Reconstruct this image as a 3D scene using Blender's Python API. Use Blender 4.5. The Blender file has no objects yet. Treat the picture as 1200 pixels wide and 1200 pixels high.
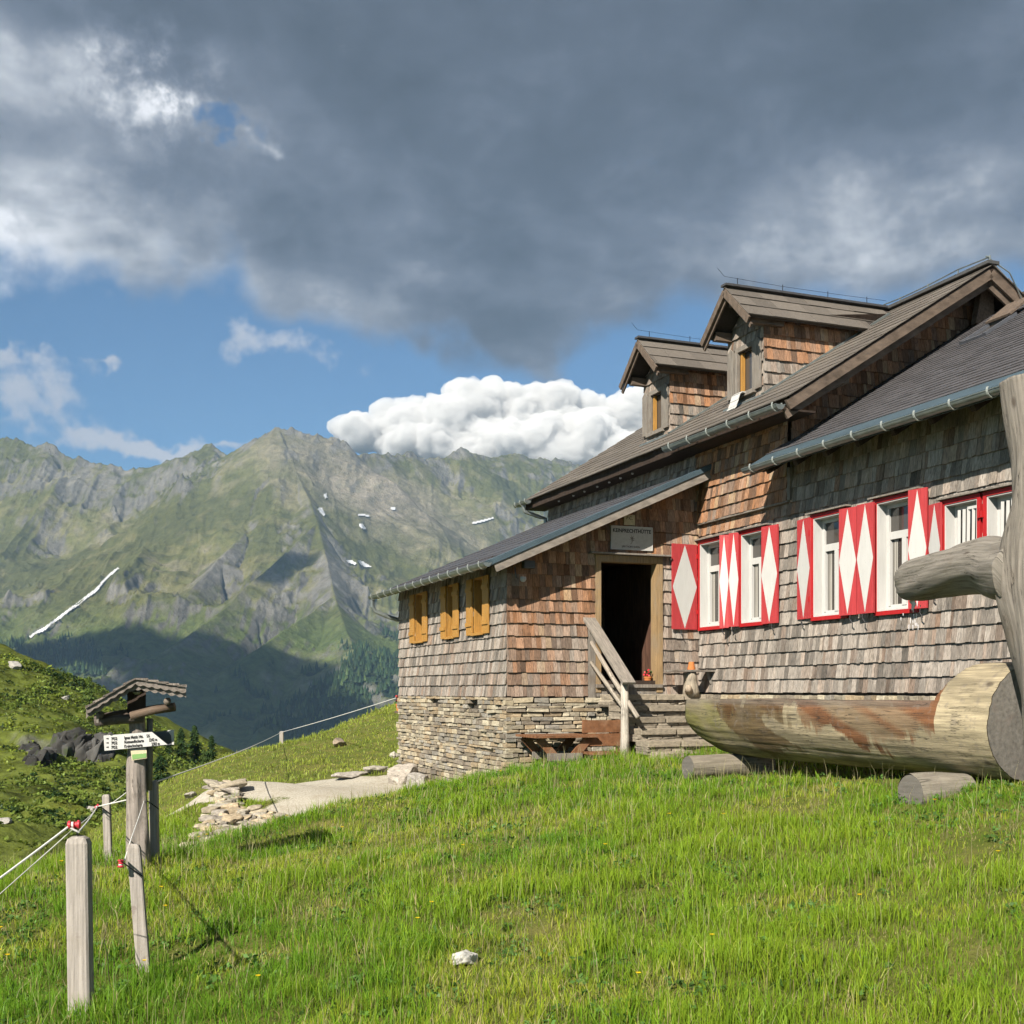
import bpy, math, random
import numpy as np
from mathutils import Vector, Matrix
from mathutils.bvhtree import BVHTree

# ------------------------------------------------------------------ camera, sky, sun
sc = bpy.context.scene
COL = sc.collection
F, U0, V0 = 1400.0, 600.0, 810.0           # focal length and horizon measured on the 1200 px photograph
cam_d = bpy.data.cameras.new("camera"); cam = bpy.data.objects.new("camera", cam_d); COL.objects.link(cam)
cam.location = (0, 0, 0); cam.rotation_euler = (math.radians(90), 0, 0)
cam_d.sensor_width = 36; cam_d.lens = 36 * F / 1200; cam_d.shift_y = (V0 - 600) / 1200
cam_d.clip_start = 0.1; cam_d.clip_end = 20000
sc.camera = cam
sc.view_settings.view_transform = 'Standard'; sc.view_settings.look = 'None'
sc.view_settings.exposure = 0.90; sc.view_settings.gamma = 1
SUN_TO = Vector((-0.315, -0.572, 0.485)).normalized()
sun_el = math.asin(SUN_TO.z); sun_az = math.atan2(SUN_TO.x, SUN_TO.y)
sd = bpy.data.lights.new("sun", 'SUN'); so = bpy.data.objects.new("sun", sd); COL.objects.link(so)
sd.energy = 5.0; sd.angle = math.radians(0.5); sd.color = (1.0, 0.93, 0.82)
so.rotation_euler = (-SUN_TO).to_track_quat('-Z', 'Y').to_euler()

class NT:
    """small expression helper over a node tree"""
    def __init__(s, tree): s.t = tree; s.n = tree.nodes; s.l = tree.links
    def new(s, kind, **kw):
        n = s.n.new(kind)
        for k, v in kw.items(): setattr(n, k, v)
        return n
    def put(s, sock, v):
        if isinstance(v, bpy.types.NodeSocket): s.l.new(v, sock)
        else: sock.default_value = v
    def m(s, op, a, b=0.0, c=0.0, clamp=False):
        n = s.new('ShaderNodeMath', operation=op); n.use_clamp = clamp
        s.put(n.inputs[0], a); s.put(n.inputs[1], b)
        if len(n.inputs) > 2: s.put(n.inputs[2], c)
        return n.outputs[0]
    def vm(s, op, a, b=(0, 0, 0)):
        n = s.new('ShaderNodeVectorMath', operation=op); s.put(n.inputs[0], a)
        if op == 'SCALE': s.put(n.inputs['Scale'], b)
        else: s.put(n.inputs[1], b)
        return n.outputs[0]
    def mix(s, f, a, b, mode='MIX'):
        n = s.new('ShaderNodeMix', data_type='RGBA', blend_type=mode); n.clamp_factor = True
        s.put(n.inputs[0], f)
        for i, v in ((6, a), (7, b)):
            if not isinstance(v, bpy.types.NodeSocket) and len(v) == 3: v = (*v, 1)
            s.put(n.inputs[i], v)
        return n.outputs[2]
    def noise(s, vec, scale, detail=4, rough=.5, dist=0.0):
        n = s.new('ShaderNodeTexNoise'); s.put(n.inputs['Vector'], vec); n.inputs['Scale'].default_value = scale
        n.inputs['Detail'].default_value = detail; n.inputs['Roughness'].default_value = rough; n.inputs['Distortion'].default_value = dist
        return n.outputs['Fac']
    def step(s, x, a, b):
        n = s.new('ShaderNodeMapRange', interpolation_type='SMOOTHSTEP'); s.put(n.inputs[0], x)
        s.put(n.inputs[1], a); s.put(n.inputs[2], b); n.inputs[3].default_value = 0; n.inputs[4].default_value = 1
        return n.outputs[0]
    def lin(s, x, a, b, c, d):
        n = s.new('ShaderNodeMapRange'); s.put(n.inputs[0], x)
        for i, v in enumerate((a, b, c, d)): n.inputs[i + 1].default_value = v
        return n.outputs[0]

world = bpy.data.worlds.new("World"); sc.world = world; world.use_nodes = True
def build_world():
    t = world.node_tree; t.nodes.clear(); N = NT(t)
    sky = N.new('ShaderNodeTexSky', sky_type='NISHITA'); sky.sun_disc = False
    sky.sun_elevation = sun_el; sky.sun_rotation = sun_az; sky.altitude = 1900; sky.air_density = 1.0; sky.dust_density = .6; sky.ozone_density = 1.6
    skyc = N.vm('MULTIPLY', sky.outputs[0], (0.039, 0.052, 0.0575))
    tc = N.new('ShaderNodeTexCoord'); d = tc.outputs['Generated']
    sp = N.new('ShaderNodeSeparateXYZ'); N.l.new(d, sp.inputs[0]); X, Y, Z = sp.outputs
    az = N.m('MULTIPLY', N.m('ARCTAN2', X, Y), 57.2958); el = N.m('MULTIPLY', N.m('ARCSINE', Z), 57.2958)
    def ang(u, v):
        a = math.degrees(math.atan((u - U0) / F)); e = math.degrees(math.atan2((V0 - v) / F, math.hypot(1, (u - U0) / F)))
        return a, e
    wN = N.new('ShaderNodeTexNoise'); N.put(wN.inputs['Vector'], d); wN.inputs['Scale'].default_value = 14; wN.inputs['Detail'].default_value = 4; wN.inputs['Roughness'].default_value = .6
    wS = N.new('ShaderNodeSeparateColor'); N.l.new(wN.outputs['Color'], wS.inputs[0])
    azw = N.m('ADD', az, N.m('MULTIPLY', N.m('SUBTRACT', wS.outputs[0], .5), 9.0)); elw = N.m('ADD', el, N.m('MULTIPLY', N.m('SUBTRACT', wS.outputs[1], .5), 6.0))
    def blob(u, v, ru, rv):          # a soft patch of the sky round a compass direction and height
        a, e = ang(u, v)
        dx = N.m('DIVIDE', N.m('SUBTRACT', azw, a), ru / F * 57.3); dy = N.m('DIVIDE', N.m('SUBTRACT', elw, e), rv / F * 57.3)
        r = N.m('ADD', N.m('MULTIPLY', dx, dx), N.m('MULTIPLY', dy, dy))
        return N.m('EXPONENT', N.m('MULTIPLY', r, -1.0))
    # cloud-deck coordinates (a plane overhead, stretched towards the horizon)
    zz = N.m('ADD', N.m('MAXIMUM', Z, 0.0), 0.22)
    cx = N.m('DIVIDE', X, zz); cy = N.m('DIVIDE', Y, zz)
    cv = N.new('ShaderNodeCombineXYZ'); N.l.new(cx, cv.inputs[0]); N.l.new(cy, cv.inputs[1]); cv = cv.outputs[0]
    nA = N.noise(cv, 2.2, 4, .55, .25); nB = N.noise(N.vm('ADD', cv, (7.3, 2.1, 0)), 5.0, 4, .58, .2)
    nD = N.noise(d, 22, 5, .62, .15)
    nE = N.noise(N.vm('ADD', d, (3, 1, 4)), 8, 3, .55, .3)
    # lower edge of the overcast
    edge = N.m('ADD', 17.6, N.m('MULTIPLY', N.m('SUBTRACT', nE, .5), 7.5))
    edge = N.m('SUBTRACT', edge, N.m('MULTIPLY', blob(575, 400, 150, 600), 2.0))
    edge = N.m('ADD', edge, N.m('MULTIPLY', blob(225, 330, 90, 600), 1.1))
    edge = N.m('ADD', edge, N.m('MULTIPLY', N.m('SUBTRACT', nD, .5), 3.0))
    cover = N.step(N.m('SUBTRACT', el, edge), -.9, 1.3)
    hole = N.m('MULTIPLY', blob(272, 150, 42, 20), 1.1)
    hole = N.m('ADD', hole, N.m('MULTIPLY', blob(735, 190, 45, 22), .72))
    hole = N.step(N.m('ADD', hole, N.m('MULTIPLY', N.m('SUBTRACT', nD, .5), 2.2)), .45, 1.05)
    cover = N.m('MULTIPLY', cover, N.m('SUBTRACT', 1.0, N.m('MULTIPLY', hole, .9)))
    # overcast tone
    tone = N.m('ADD', N.m('MULTIPLY', N.m('SUBTRACT', nA, .5), 1.25), N.m('MULTIPLY', N.m('SUBTRACT', nB, .5), .85))
    tone = N.m('ADD', tone, N.m('MULTIPLY', N.m('SUBTRACT', nD, .5), .34))
    tone = N.m('ADD', tone, .335)
    for (u, v, ru, rv, k) in ((90, 190, 190, 120, .20), (20, 330, 120, 90, .22), (560, 360, 130, 60, -.10), (640, 120, 380, 120, -.12), (980, 290, 150, 60, .42), (860, 215, 90, 50, .14),
                              (450, 230, 90, 50, .12), (300, 330, 120, 45, .10), (600, 20, 900, 70, -.16), (1100, 60, 200, 160, -.08)):
        tone = N.m('ADD', tone, N.m('MULTIPLY', blob(u, v, ru, rv), k))
    hi = N.m('MULTIPLY', blob(182, 98, 62, 55), N.step(nD, .38, .66))
    hi = N.m('ADD', hi, N.m('MULTIPLY', blob(30, 105, 60, 40), .35)); hi = N.m('ADD', hi, N.m('MULTIPLY', blob(335, 172, 16, 9), .45)); hi = N.m('ADD', hi, N.m('MULTIPLY', blob(8, 300, 26, 40), .6))
    tone = N.m('ADD', tone, N.m('MULTIPLY', hi, .75))
    thin = N.m('SUBTRACT', 1.0, N.step(N.m('SUBTRACT', el, edge), 0.0, 4.0)); tone = N.m('ADD', tone, N.m('MULTIPLY', thin, .10))
    cr = N.new('ShaderNodeValToRGB'); N.l.new(tone, cr.inputs[0])
    e = cr.color_ramp.elements; e[0].position = 0.0; e[0].color = (.045, .055, .071, 1); e[1].position = 1.0; e[1].color = (.50, .51, .53, 1)
    for pos, c in ((.22, (.062, .075, .098)), (.42, (.092, .108, .138)), (.62, (.158, .175, .205)), (.8, (.29, .305, .33))):
        q = cr.color_ramp.elements.new(pos); q.color = (*c, 1)
    col = N.mix(cover, skyc, cr.outputs[0])
    # thin fair-weather scraps below the deck
    sc_ = 0.0
    for (u, v, ru, rv, k) in ((105, 430, 34, 12, .8), (35, 470, 60, 34, .85), (310, 395, 62, 26, .75), (150, 528, 75, 16, 1.0), (15, 420, 30, 12, .5), (250, 525, 60, 10, .6)):
        sc_ = N.m('ADD', sc_, N.m('MULTIPLY', blob(u, v, ru, rv), k))
    scrap = N.step(N.m('ADD', sc_, N.m('MULTIPLY', N.m('SUBTRACT', nD, .5), 1.7)), .28, .85)
    scol = N.mix(nE, (.22, .24, .29), (.44, .44, .45))
    col = N.mix(N.m('MULTIPLY', scrap, .85), col, scol)
    bg = N.new('ShaderNodeBackground'); N.l.new(col, bg.inputs[0]); bg.inputs[1].default_value = 1.0
    out = N.new('ShaderNodeOutputWorld'); N.l.new(bg.outputs[0], out.inputs[0])
    world.cycles.sampling_method = 'MANUAL'; world.cycles.sample_map_resolution = 256
build_world()
sc.cycles.use_denoising = True;  sc.cycles.use_adaptive_sampling = True; sc.cycles.adaptive_threshold = .02; sc.cycles.adaptive_min_samples = 12
sc.cycles.max_bounces = 8; sc.cycles.diffuse_bounces = 1; sc.cycles.volume_bounces = 6; sc.cycles.transparent_max_bounces = 8
rng = np.random.default_rng(7); R = random.Random(11)

# ------------------------------------------------------------------ noise
def _hash(ix, iy, seed):
    h = (ix.astype(np.int64) * 374761393 + iy.astype(np.int64) * 668265263 + seed * 974711) & 0xffffffff
    h = ((h ^ (h >> 13)) * 1274126177) & 0xffffffff
    return ((h ^ (h >> 16)) & 0xffffff) / float(0xffffff)
def vnoise(x, y, seed=0):
    x = np.asarray(x, float); y = np.asarray(y, float)
    ix = np.floor(x).astype(np.int64); iy = np.floor(y).astype(np.int64); fx = x - ix; fy = y - iy
    fx = fx * fx * fx * (fx * (fx * 6 - 15) + 10); fy = fy * fy * fy * (fy * (fy * 6 - 15) + 10)
    a = _hash(ix, iy, seed); b = _hash(ix + 1, iy, seed); c = _hash(ix, iy + 1, seed); d = _hash(ix + 1, iy + 1, seed)
    return (a * (1 - fx) + b * fx) * (1 - fy) + (c * (1 - fx) + d * fx) * fy
def fbm(x, y, octv=5, seed=0, gain=.5):
    s = 0; a = 1; t = 0
    for i in range(octv):
        s = s + a * (vnoise(x * 2 ** i + 17.3 * i, y * 2 ** i - 9.1 * i, seed + i) - .5) * 2; t += a; a *= gain
    return s / t
def ridged(x, y, octv=5, seed=0, gain=.55):
    s = 0; a = 1; t = 0
    for i in range(octv):
        n = 1 - np.abs(2 * vnoise(x * 2 ** i + 5.7 * i, y * 2 ** i + 3.3 * i, seed + i) - 1) * 1.0
        s = s + a * n * n; t += a; a *= gain
    return s / t
def sstep(x, a, b):
    t = np.clip((x - a) / (b - a), 0, 1); return t * t * (3 - 2 * t)

# ------------------------------------------------------------------ mesh builder
class MB:
    def __init__(s): s.v = []; s.f = []; s.c = []; s.g = None
    def add(s, vs, fs, col=(1, 1, 1)):
        o = len(s.v); s.v.extend([tuple(p) for p in vs]); s.f.extend([tuple(i + o for i in f) for f in fs])
        if len(fs): s.c.extend([col] * len(fs))
    def hexa(s, c8, col=(1, 1, 1)):       # 8 corners: bottom 4 ccw, top 4 ccw
        s.add(c8, [(3, 2, 1, 0), (4, 5, 6, 7), (0, 1, 5, 4), (1, 2, 6, 5), (2, 3, 7, 6), (3, 0, 4, 7)], col)
    def box(s, x0, x1, y0, y1, z0, z1, col=(1, 1, 1)):
        s.hexa([(x0, y0, z0), (x1, y0, z0), (x1, y1, z0), (x0, y1, z0), (x0, y0, z1), (x1, y0, z1), (x1, y1, z1), (x0, y1, z1)], col)
    def beam(s, a, b, w, h, up=(0, 0, 1), col=(1, 1, 1), taper=1.0):   # w across, h along 'up'
        a = Vector(a); b = Vector(b); d = (b - a).normalized(); sd_ = d.cross(Vector(up))
        if sd_.length < 1e-4: sd_ = d.cross(Vector((1, 0, 0)))
        sd_.normalize(); u = sd_.cross(d).normalized()
        c = []
        for q, k in ((a, 1.0), (b, taper)):
            c.append([q + sd_ * (i * w / 2 * k) + u * (j * h / 2 * k) for i, j in ((-1, -1), (1, -1), (1, 1), (-1, 1))])
        s.add(c[0] + c[1], [(0, 1, 2, 3), (7, 6, 5, 4), (0, 4, 5, 1), (1, 5, 6, 2), (2, 6, 7, 3), (3, 7, 4, 0)], col)
    def tube(s, pts, rad, seg=10, col=(1, 1, 1), caps=True, wob=0.0, seed=0, grain=False):
        pts = [Vector(p) for p in pts]; n = len(pts)
        if not hasattr(rad, '__len__'): rad = [rad] * n
        if seg > 30:
            P3 = np.array([list(p) for p in pts]); tt = np.arange(n); t2 = np.linspace(0, n - 1, (n - 1) * 9 + 1); th = []
            for q_ in t2:
                i0 = min(int(q_), n - 2); f = q_ - i0; a_, b_, c_, d_ = P3[max(i0 - 1, 0)], P3[i0], P3[i0 + 1], P3[min(i0 + 2, n - 1)]
                th.append(.5 * ((2 * b_) + (c_ - a_) * f + (2 * a_ - 5 * b_ + 4 * c_ - d_) * f * f + (3 * b_ - a_ - 3 * c_ + d_) * f ** 3))
            rad = list(np.interp(t2, tt, rad)); pts = [Vector(q_) for q_ in th]; n = len(pts)
        rr = random.Random(seed); o = len(s.v); prev = None; L = 0
        for i, p in enumerate(pts):
            d = (pts[min(i + 1, n - 1)] - pts[max(i - 1, 0)]).normalized()
            if prev is None: sd_ = d.orthogonal().normalized()
            else: sd_ = (prev - d * prev.dot(d)).normalized()
            prev = sd_; up = d.cross(sd_)
            if i: L += (p - pts[i - 1]).length
            ka = np.arange(seg) / seg * 2 * np.pi; ws = 1 + (wob * (fbm(np.cos(ka) * 1.2 + seed, np.sin(ka) * 1.2 + (L * 1.1 if seg > 30 else i * .35) + seed, 2, 3) + (.16 * fbm(np.cos(ka) * 9 + seed, np.sin(ka) * 9 + L * .6, 3, 13) if seg > 30 else 0)) if wob else 0 * ka)
            for k in range(seg):
                a = 2 * math.pi * k / seg
                w = ws[k]
                q = p + (sd_ * math.cos(a) + up * math.sin(a)) * rad[i] * w
                s.v.append(tuple(q))
                if s.g is not None: s.g.append((abs(((k / seg) * 2) % 2 - 1) * math.pi * max(rad), L, 0))
        for i in range(n - 1):
            for k in range(seg):
                k2 = (k + 1) % seg
                s.f.append((o + i * seg + k, o + i * seg + k2, o + (i + 1) * seg + k2, o + (i + 1) * seg + k)); s.c.append(col)
        if caps:
            s.f.append(tuple(o + k for k in reversed(range(seg)))); s.c.append(col)
            s.f.append(tuple(o + (n - 1) * seg + k for k in range(seg))); s.c.append(col)
    def rock(s, c, size, rot=0.0, col=(1, 1, 1), jit=.16, rr=None, cham=.22):
        """chamfered, jittered block of stone"""
        rr = rr or R; sx, sy, sz = size; ca, sa = math.cos(rot), math.sin(rot)
        vs = []; key = {}
        for ix in (-1, 1):
            for iy in (-1, 1):
                for iz in (-1, 1):
                    j = [rr.uniform(1 - jit, 1 + jit * .4) for _ in range(3)]
                    for ax in range(3):
                        k = [1 - cham * min(1, min(size) / (size[t] + 1e-6)) for t in range(3)]; k[ax] = 1.0
                        x, y, z = ix * j[0] * k[0] * sx / 2, iy * j[1] * k[1] * sy / 2, iz * j[2] * k[2] * sz / 2
                        key[(ix, iy, iz, ax)] = len(vs); vs.append((c[0] + x * ca - y * sa, c[1] + x * sa + y * ca, c[2] + z))
        fs = []
        K = lambda a, b, c_, ax: key[(a, b, c_, ax)]
        for sgn in (-1, 1):
            q = [K(sgn, -1, -1, 0), K(sgn, 1, -1, 0), K(sgn, 1, 1, 0), K(sgn, -1, 1, 0)]; fs.append(q if sgn > 0 else q[::-1])
            q = [K(-1, sgn, -1, 1), K(-1, sgn, 1, 1), K(1, sgn, 1, 1), K(1, sgn, -1, 1)]; fs.append(q if sgn > 0 else q[::-1])
            q = [K(-1, -1, sgn, 2), K(1, -1, sgn, 2), K(1, 1, sgn, 2), K(-1, 1, sgn, 2)]; fs.append(q if sgn > 0 else q[::-1])
        for a in (-1, 1):
            for b in (-1, 1):
                fs.append([K(a, b, -1, 0), K(a, b, 1, 0), K(a, b, 1, 1), K(a, b, -1, 1)])
                fs.append([K(a, -1, b, 0), K(a, 1, b, 0), K(a, 1, b, 2), K(a, -1, b, 2)])
                fs.append([K(-1, a, b, 1), K(1, a, b, 1), K(1, a, b, 2), K(-1, a, b, 2)])
                for c_ in (-1, 1): fs.append([K(a, b, c_, 0), K(a, b, c_, 1), K(a, b, c_, 2)])
        s.add(vs, fs, col)
    def build(s, name, mat, parent=None, smooth=False, loc=None, rotz=0):
        me = bpy.data.meshes.new(name); me.from_pydata(s.v, [], s.f); me.materials.append(mat)
        ca = me.color_attributes.new('tint', 'FLOAT_COLOR', 'CORNER')
        cnt = np.array([len(f) for f in s.f]); arr = np.repeat(np.array([(*c, 1.0) for c in s.c], dtype=np.float32).reshape(-1, 4), cnt, axis=0)
        ca.data.foreach_set('color', arr.ravel())
        if s.g is not None and len(s.g) == len(s.v):
            ga = me.attributes.new('gcoord', 'FLOAT_VECTOR', 'POINT'); ga.data.foreach_set('vector', np.array(s.g, dtype=np.float32).ravel())
        if smooth: me.polygons.foreach_set('use_smooth', [True] * len(me.polygons))
        me.update()
        import bmesh
        bm = bmesh.new(); bm.from_mesh(me); bmesh.ops.recalc_face_normals(bm, faces=bm.faces); bm.to_mesh(me); bm.free()
        o = bpy.data.objects.new(name, me); COL.objects.link(o)
        if parent: o.parent = parent
        if loc is not None: o.location = loc
        o.rotation_euler.z = rotz
        return o
def fbm1(a, b): return float(fbm(np.array(a * 1.0), np.array(b * 1.0), 2, 3))
def np_mesh(name, V, Fq, mat, attrs=None, smooth=False, tris=None, nrm=False):
    me = bpy.data.meshes.new(name); V = np.asarray(V, np.float32)
    loops = [np.asarray(Fq, np.int32).ravel()] if Fq is not None else []; tot = [np.full(len(Fq), 4, np.int32)] if Fq is not None else []
    if tris is not None: loops.append(np.asarray(tris, np.int32).ravel()); tot.append(np.full(len(tris), 3, np.int32))
    loops = np.concatenate(loops); tot = np.concatenate(tot)
    me.vertices.add(len(V)); me.vertices.foreach_set('co', V.ravel())
    me.loops.add(len(loops)); me.loops.foreach_set('vertex_index', loops)
    me.polygons.add(len(tot)); st = np.zeros(len(tot), np.int32); st[1:] = np.cumsum(tot)[:-1]
    me.polygons.foreach_set('loop_start', st); me.polygons.foreach_set('loop_total', tot)
    if smooth: me.polygons.foreach_set('use_smooth', np.ones(len(tot), bool))
    for k, a in (attrs or {}).items():
        a = np.asarray(a, np.float32)
        if a.ndim == 1: at = me.attributes.new(k, 'FLOAT', 'POINT'); at.data.foreach_set('value', a)
        else:
            at = me.color_attributes.new(k, 'FLOAT_COLOR', 'POINT')
            if a.shape[1] == 3: a = np.hstack([a, np.ones((len(a), 1), np.float32)])
            at.data.foreach_set('color', a.ravel())
    me.materials.append(mat); me.update(calc_edges=True); me.validate()
    o = bpy.data.objects.new(name, me); COL.objects.link(o); return o

def thing(name, label, cat, loc=(0, 0, 0), rotz=0.0, group=None):
    o = bpy.data.objects.new(name, None); COL.objects.link(o); o.location = loc; o.rotation_euler = (0, 0, rotz); o.empty_display_size = .2
    o['label'] = label; o['category'] = cat
    if group: o['group'] = group
    return o
def tag(o, label=None, cat=None, group=None, kind=None):
    if label: o['label'] = label
    if cat: o['category'] = cat
    if group: o['group'] = group
    if kind: o['kind'] = kind
    return o

# ------------------------------------------------------------------ materials
ALB = .80
def pmat(name, base=(1, 1, 1), attr=None, rough=.85, grain=None, blot=None, bump=0.0, bscale=40, coord='Object', metal=0.0, spec=.3, fine=None, bvec=(1, 1, 1), cracks=None):
    """principled; colour = base or attribute, times stretched grain noise, times blotches"""
    m = bpy.data.materials.new(name); m.use_nodes = True; N = NT(m.node_tree); b = N.n['Principled BSDF']
    if coord == 'gcoord':
        a = N.new('ShaderNodeAttribute'); a.attribute_name = 'gcoord'; vec = a.outputs['Vector']
    else: vec = N.new('ShaderNodeTexCoord').outputs[coord]
    if attr: a = N.new('ShaderNodeAttribute'); a.attribute_name = attr; col = a.outputs['Color']; col = N.mix(1.0, col, base, 'MULTIPLY') if base != (1, 1, 1) else col
    else: col = N.mix(0.0, base, base)
    g = None
    if grain:
        st, lo, hi = grain; g = N.noise(N.vm('MULTIPLY', vec, st), 1.0, 5, .62)
        k = N.lin(g, .3, .7, lo, hi); kk = N.new('ShaderNodeCombineXYZ')
        for i in range(3): N.l.new(k, kk.inputs[i])
        col = N.mix(1.0, col, kk.outputs[0], 'MULTIPLY')
    if blot:
        for (scl, c2, lo, hi, amt) in blot:
            n = N.noise(N.vm('ADD', vec, (scl, 3.1, 1.7)), scl, 6, .6, .4); f = N.m('MULTIPLY', N.step(n, lo, hi), amt)
            col = N.mix(f, col, c2)
    if cracks:
        cn = N.noise(N.vm('MULTIPLY', vec, cracks), 1.0, 4, .7, .6); ck = N.m('SUBTRACT', 1.0, N.step(N.m('ABSOLUTE', N.m('SUBTRACT', cn, .5)), .0, .022)); cn2 = N.step(N.noise(vec, 3.0, 3, .5), .45, .6)
        ck = N.m('MULTIPLY', ck, cn2); col = N.mix(N.m('MULTIPLY', ck, .85), col, (.03, .025, .02)); kn = N.new('ShaderNodeTexVoronoi'); kn.inputs['Scale'].default_value = 1.0; N.put(kn.inputs['Vector'], N.vm('MULTIPLY', vec, (3.4, 1.7, 1)))
        col = N.mix(N.m('MULTIPLY', N.m('SUBTRACT', 1.0, N.step(kn.outputs['Distance'], .04, .12)), .7), col, (.05, .035, .025))
    col = N.mix(1.0, col, (ALB, ALB, ALB), 'MULTIPLY')
    N.l.new(col, b.inputs['Base Color']); b.inputs['Roughness'].default_value = rough; b.inputs['Metallic'].default_value = metal; b.inputs['Specular IOR Level'].default_value = spec
    if bump:
        n = N.noise(N.vm('MULTIPLY', vec, bvec), bscale, 6, .6); 
        if g is not None: n = N.m('ADD', N.m('MULTIPLY', n, .5), N.m('MULTIPLY', g, .6))
        bp = N.new('ShaderNodeBump'); bp.inputs['Strength'].default_value = bump; bp.inputs['Distance'].default_value = .01; N.l.new(n, bp.inputs['Height']); N.l.new(bp.outputs[0], b.inputs['Normal'])
    return m
def leafmat(name, trans=.35, rough=.6, gain=(1, 1, 1)):
    m = bpy.data.materials.new(name); m.use_nodes = True; N = NT(m.node_tree); N.n.remove(N.n['Principled BSDF']); out = N.n['Material Output']
    a = N.new('ShaderNodeAttribute'); a.attribute_name = 'col'; c = N.mix(1.0, a.outputs['Color'], gain, 'MULTIPLY')
    d = N.new('ShaderNodeBsdfDiffuse'); N.l.new(c, d.inputs[0]); t = N.new('ShaderNodeBsdfTranslucent'); N.l.new(c, t.inputs[0])
    gl = N.new('ShaderNodeBsdfGlossy'); gl.inputs['Roughness'].default_value = .45; gl.inputs[0].default_value = (.5, .55, .45, 1)
    mx = N.new('ShaderNodeMixShader'); mx.inputs[0].default_value = trans; N.l.new(d.outputs[0], mx.inputs[1]); N.l.new(t.outputs[0], mx.inputs[2])
    m2 = N.new('ShaderNodeMixShader'); m2.inputs[0].default_value = .018; N.l.new(mx.outputs[0], m2.inputs[1]); N.l.new(gl.outputs[0], m2.inputs[2])
    N.l.new(m2.outputs[0], out.inputs[0]); return m
M = {}
M['shingle'] = pmat('shingle', attr='tint', grain=((75, 75, 2.6), .42, 1.38), blot=[(1.3, (.10, .085, .075), .58, .75, .45)], bump=.5, bscale=60)
M['roofshingle'] = pmat('roofshingle', attr='tint', grain=((30, 30, 30), .75, 1.2), bump=.5, bscale=60)
M['slate'] = pmat('slate', attr='tint', grain=((12, 12, 12), .85, 1.12), rough=.6, bump=.2, bscale=50)
M['darkroof'] = pmat('darkroof', base=(.085, .085, .095), grain=((5, 5, 5), .9, 1.1), rough=.6, bump=.1)
M['flash'] = pmat('flashing', base=(.085, .125, .15), grain=((3, 3, 3), .85, 1.15), rough=.5, metal=.2)
M['zinc'] = pmat('zinc', base=(.27, .30, .29), grain=((6, 6, 6), .7, 1.15), rough=.42, metal=.55)
M['oldwood'] = pmat('oldwood', base=(.15, .112, .085), grain=((22, 22, 22), .6, 1.3), bump=.5)
M['greyboard'] = pmat('greyboard', base=(.25, .222, .19), grain=((40, 40, 4), .6, 1.25), bump=.4, blot=[(3, (.16, .12, .09), .5, .7, .5)])
M['darkgreyboard'] = pmat('dark_grey_board', base=(.20, .172, .15), grain=((30, 30, 30), .55, 1.3), bump=.4)
M['vergewood'] = pmat('verge_wood', base=(.15, .112, .085), grain=((40, 4, 9), .55, 1.35), bump=.4)
M['greyverge'] = pmat('grey_verge_wood', base=(.27, .235, .20), grain=((40, 4, 9), .6, 1.3), bump=.4)
M['entrance'] = pmat('entrance_wood', base=(.11, .055, .035), grain=((20, 20, 3), .5, 1.4), bump=.3)
M['straw'] = pmat('dry_straw', base=(.50, .42, .22), rough=.8)
M['greyboardx'] = pmat('grey_board_long', base=(.29, .255, .215), grain=((4, 45, 8), .6, 1.25), bump=.4)
M['darkwood'] = pmat('darkwood', base=(.045, .03, .022), grain=((20, 20, 4), .6, 1.3), bump=.3)
M['doorframe'] = pmat('doorframe', base=(.36, .24, .12), grain=((35, 35, 3), .65, 1.2), bump=.3, blot=[(2.2, (.30, .24, .17), .45, .7, .6)])
M['honey'] = pmat('honey', base=(.47, .245, .06), grain=((40, 40, 4), .7, 1.15), bump=.25, rough=.55)
M['red'] = pmat('red_paint', base=(.46, .02, .022), grain=((14, 14, 3), .85, 1.1), rough=.5, bump=.12)
M['redpale'] = pmat('red_shutter_paint', base=(.47, .05, .055), grain=((30, 30, 3), .82, 1.12), rough=.6, bump=.15)
M['white'] = pmat('white_paint', base=(.60, .59, .565), grain=((18, 18, 3), .92, 1.04), rough=.5, bump=.06)
M['iron'] = pmat('iron', base=(.03, .03, .032), rough=.5, metal=.6)
M['brown'] = pmat('brown_board', base=(.23, .105, .05), grain=((10, 10, 10), .6, 1.25), rough=.6, bump=.3, blot=[(4, (.30, .19, .12), .5, .7, .5)])
M['stone'] = pmat('stone', attr='tint', grain=((14, 14, 30), .6, 1.25), rough=.9, bump=.8, bscale=30, blot=[(5, (.14, .12, .09), .6, .75, .35), (9, (.42, .36, .24), .62, .72, .4)])
M['mortar'] = pmat('mortar_gap', base=(.075, .065, .05), grain=((20, 20, 20), .6, 1.3), bump=.8)
M['greypost'] = pmat('grey_post', base=(.40, .36, .32), grain=((60, 60, 2.6), .62, 1.22), bump=.5, blot=[(7, (.22, .17, .15), .6, .72, .6), (2, (.30, .26, .20), .5, .65, .5)])
M['logwood'] = pmat('log_wood', attr='tint', coord='gcoord', grain=((30, 1.6, 3), .5, 1.28), bump=1.0, bscale=16, blot=[(2.3, (.15, .12, .09), .58, .72, .55), (9, (.20, .17, .14), .55, .7, .5)], cracks=(11, .7, 1))
M['endgrain'] = pmat('end_grain', base=(.17, .155, .135), grain=((3, 24, 24), .65, 1.2), bump=.6, blot=[(6, (.17, .14, .12), .55, .7, .6)])  # weathered grey, base darkened further for the trunk's shadow on the trough end
M['zinclight'] = pmat('zinc_bracket', base=(.42, .45, .42), rough=.45, metal=.2)
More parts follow.
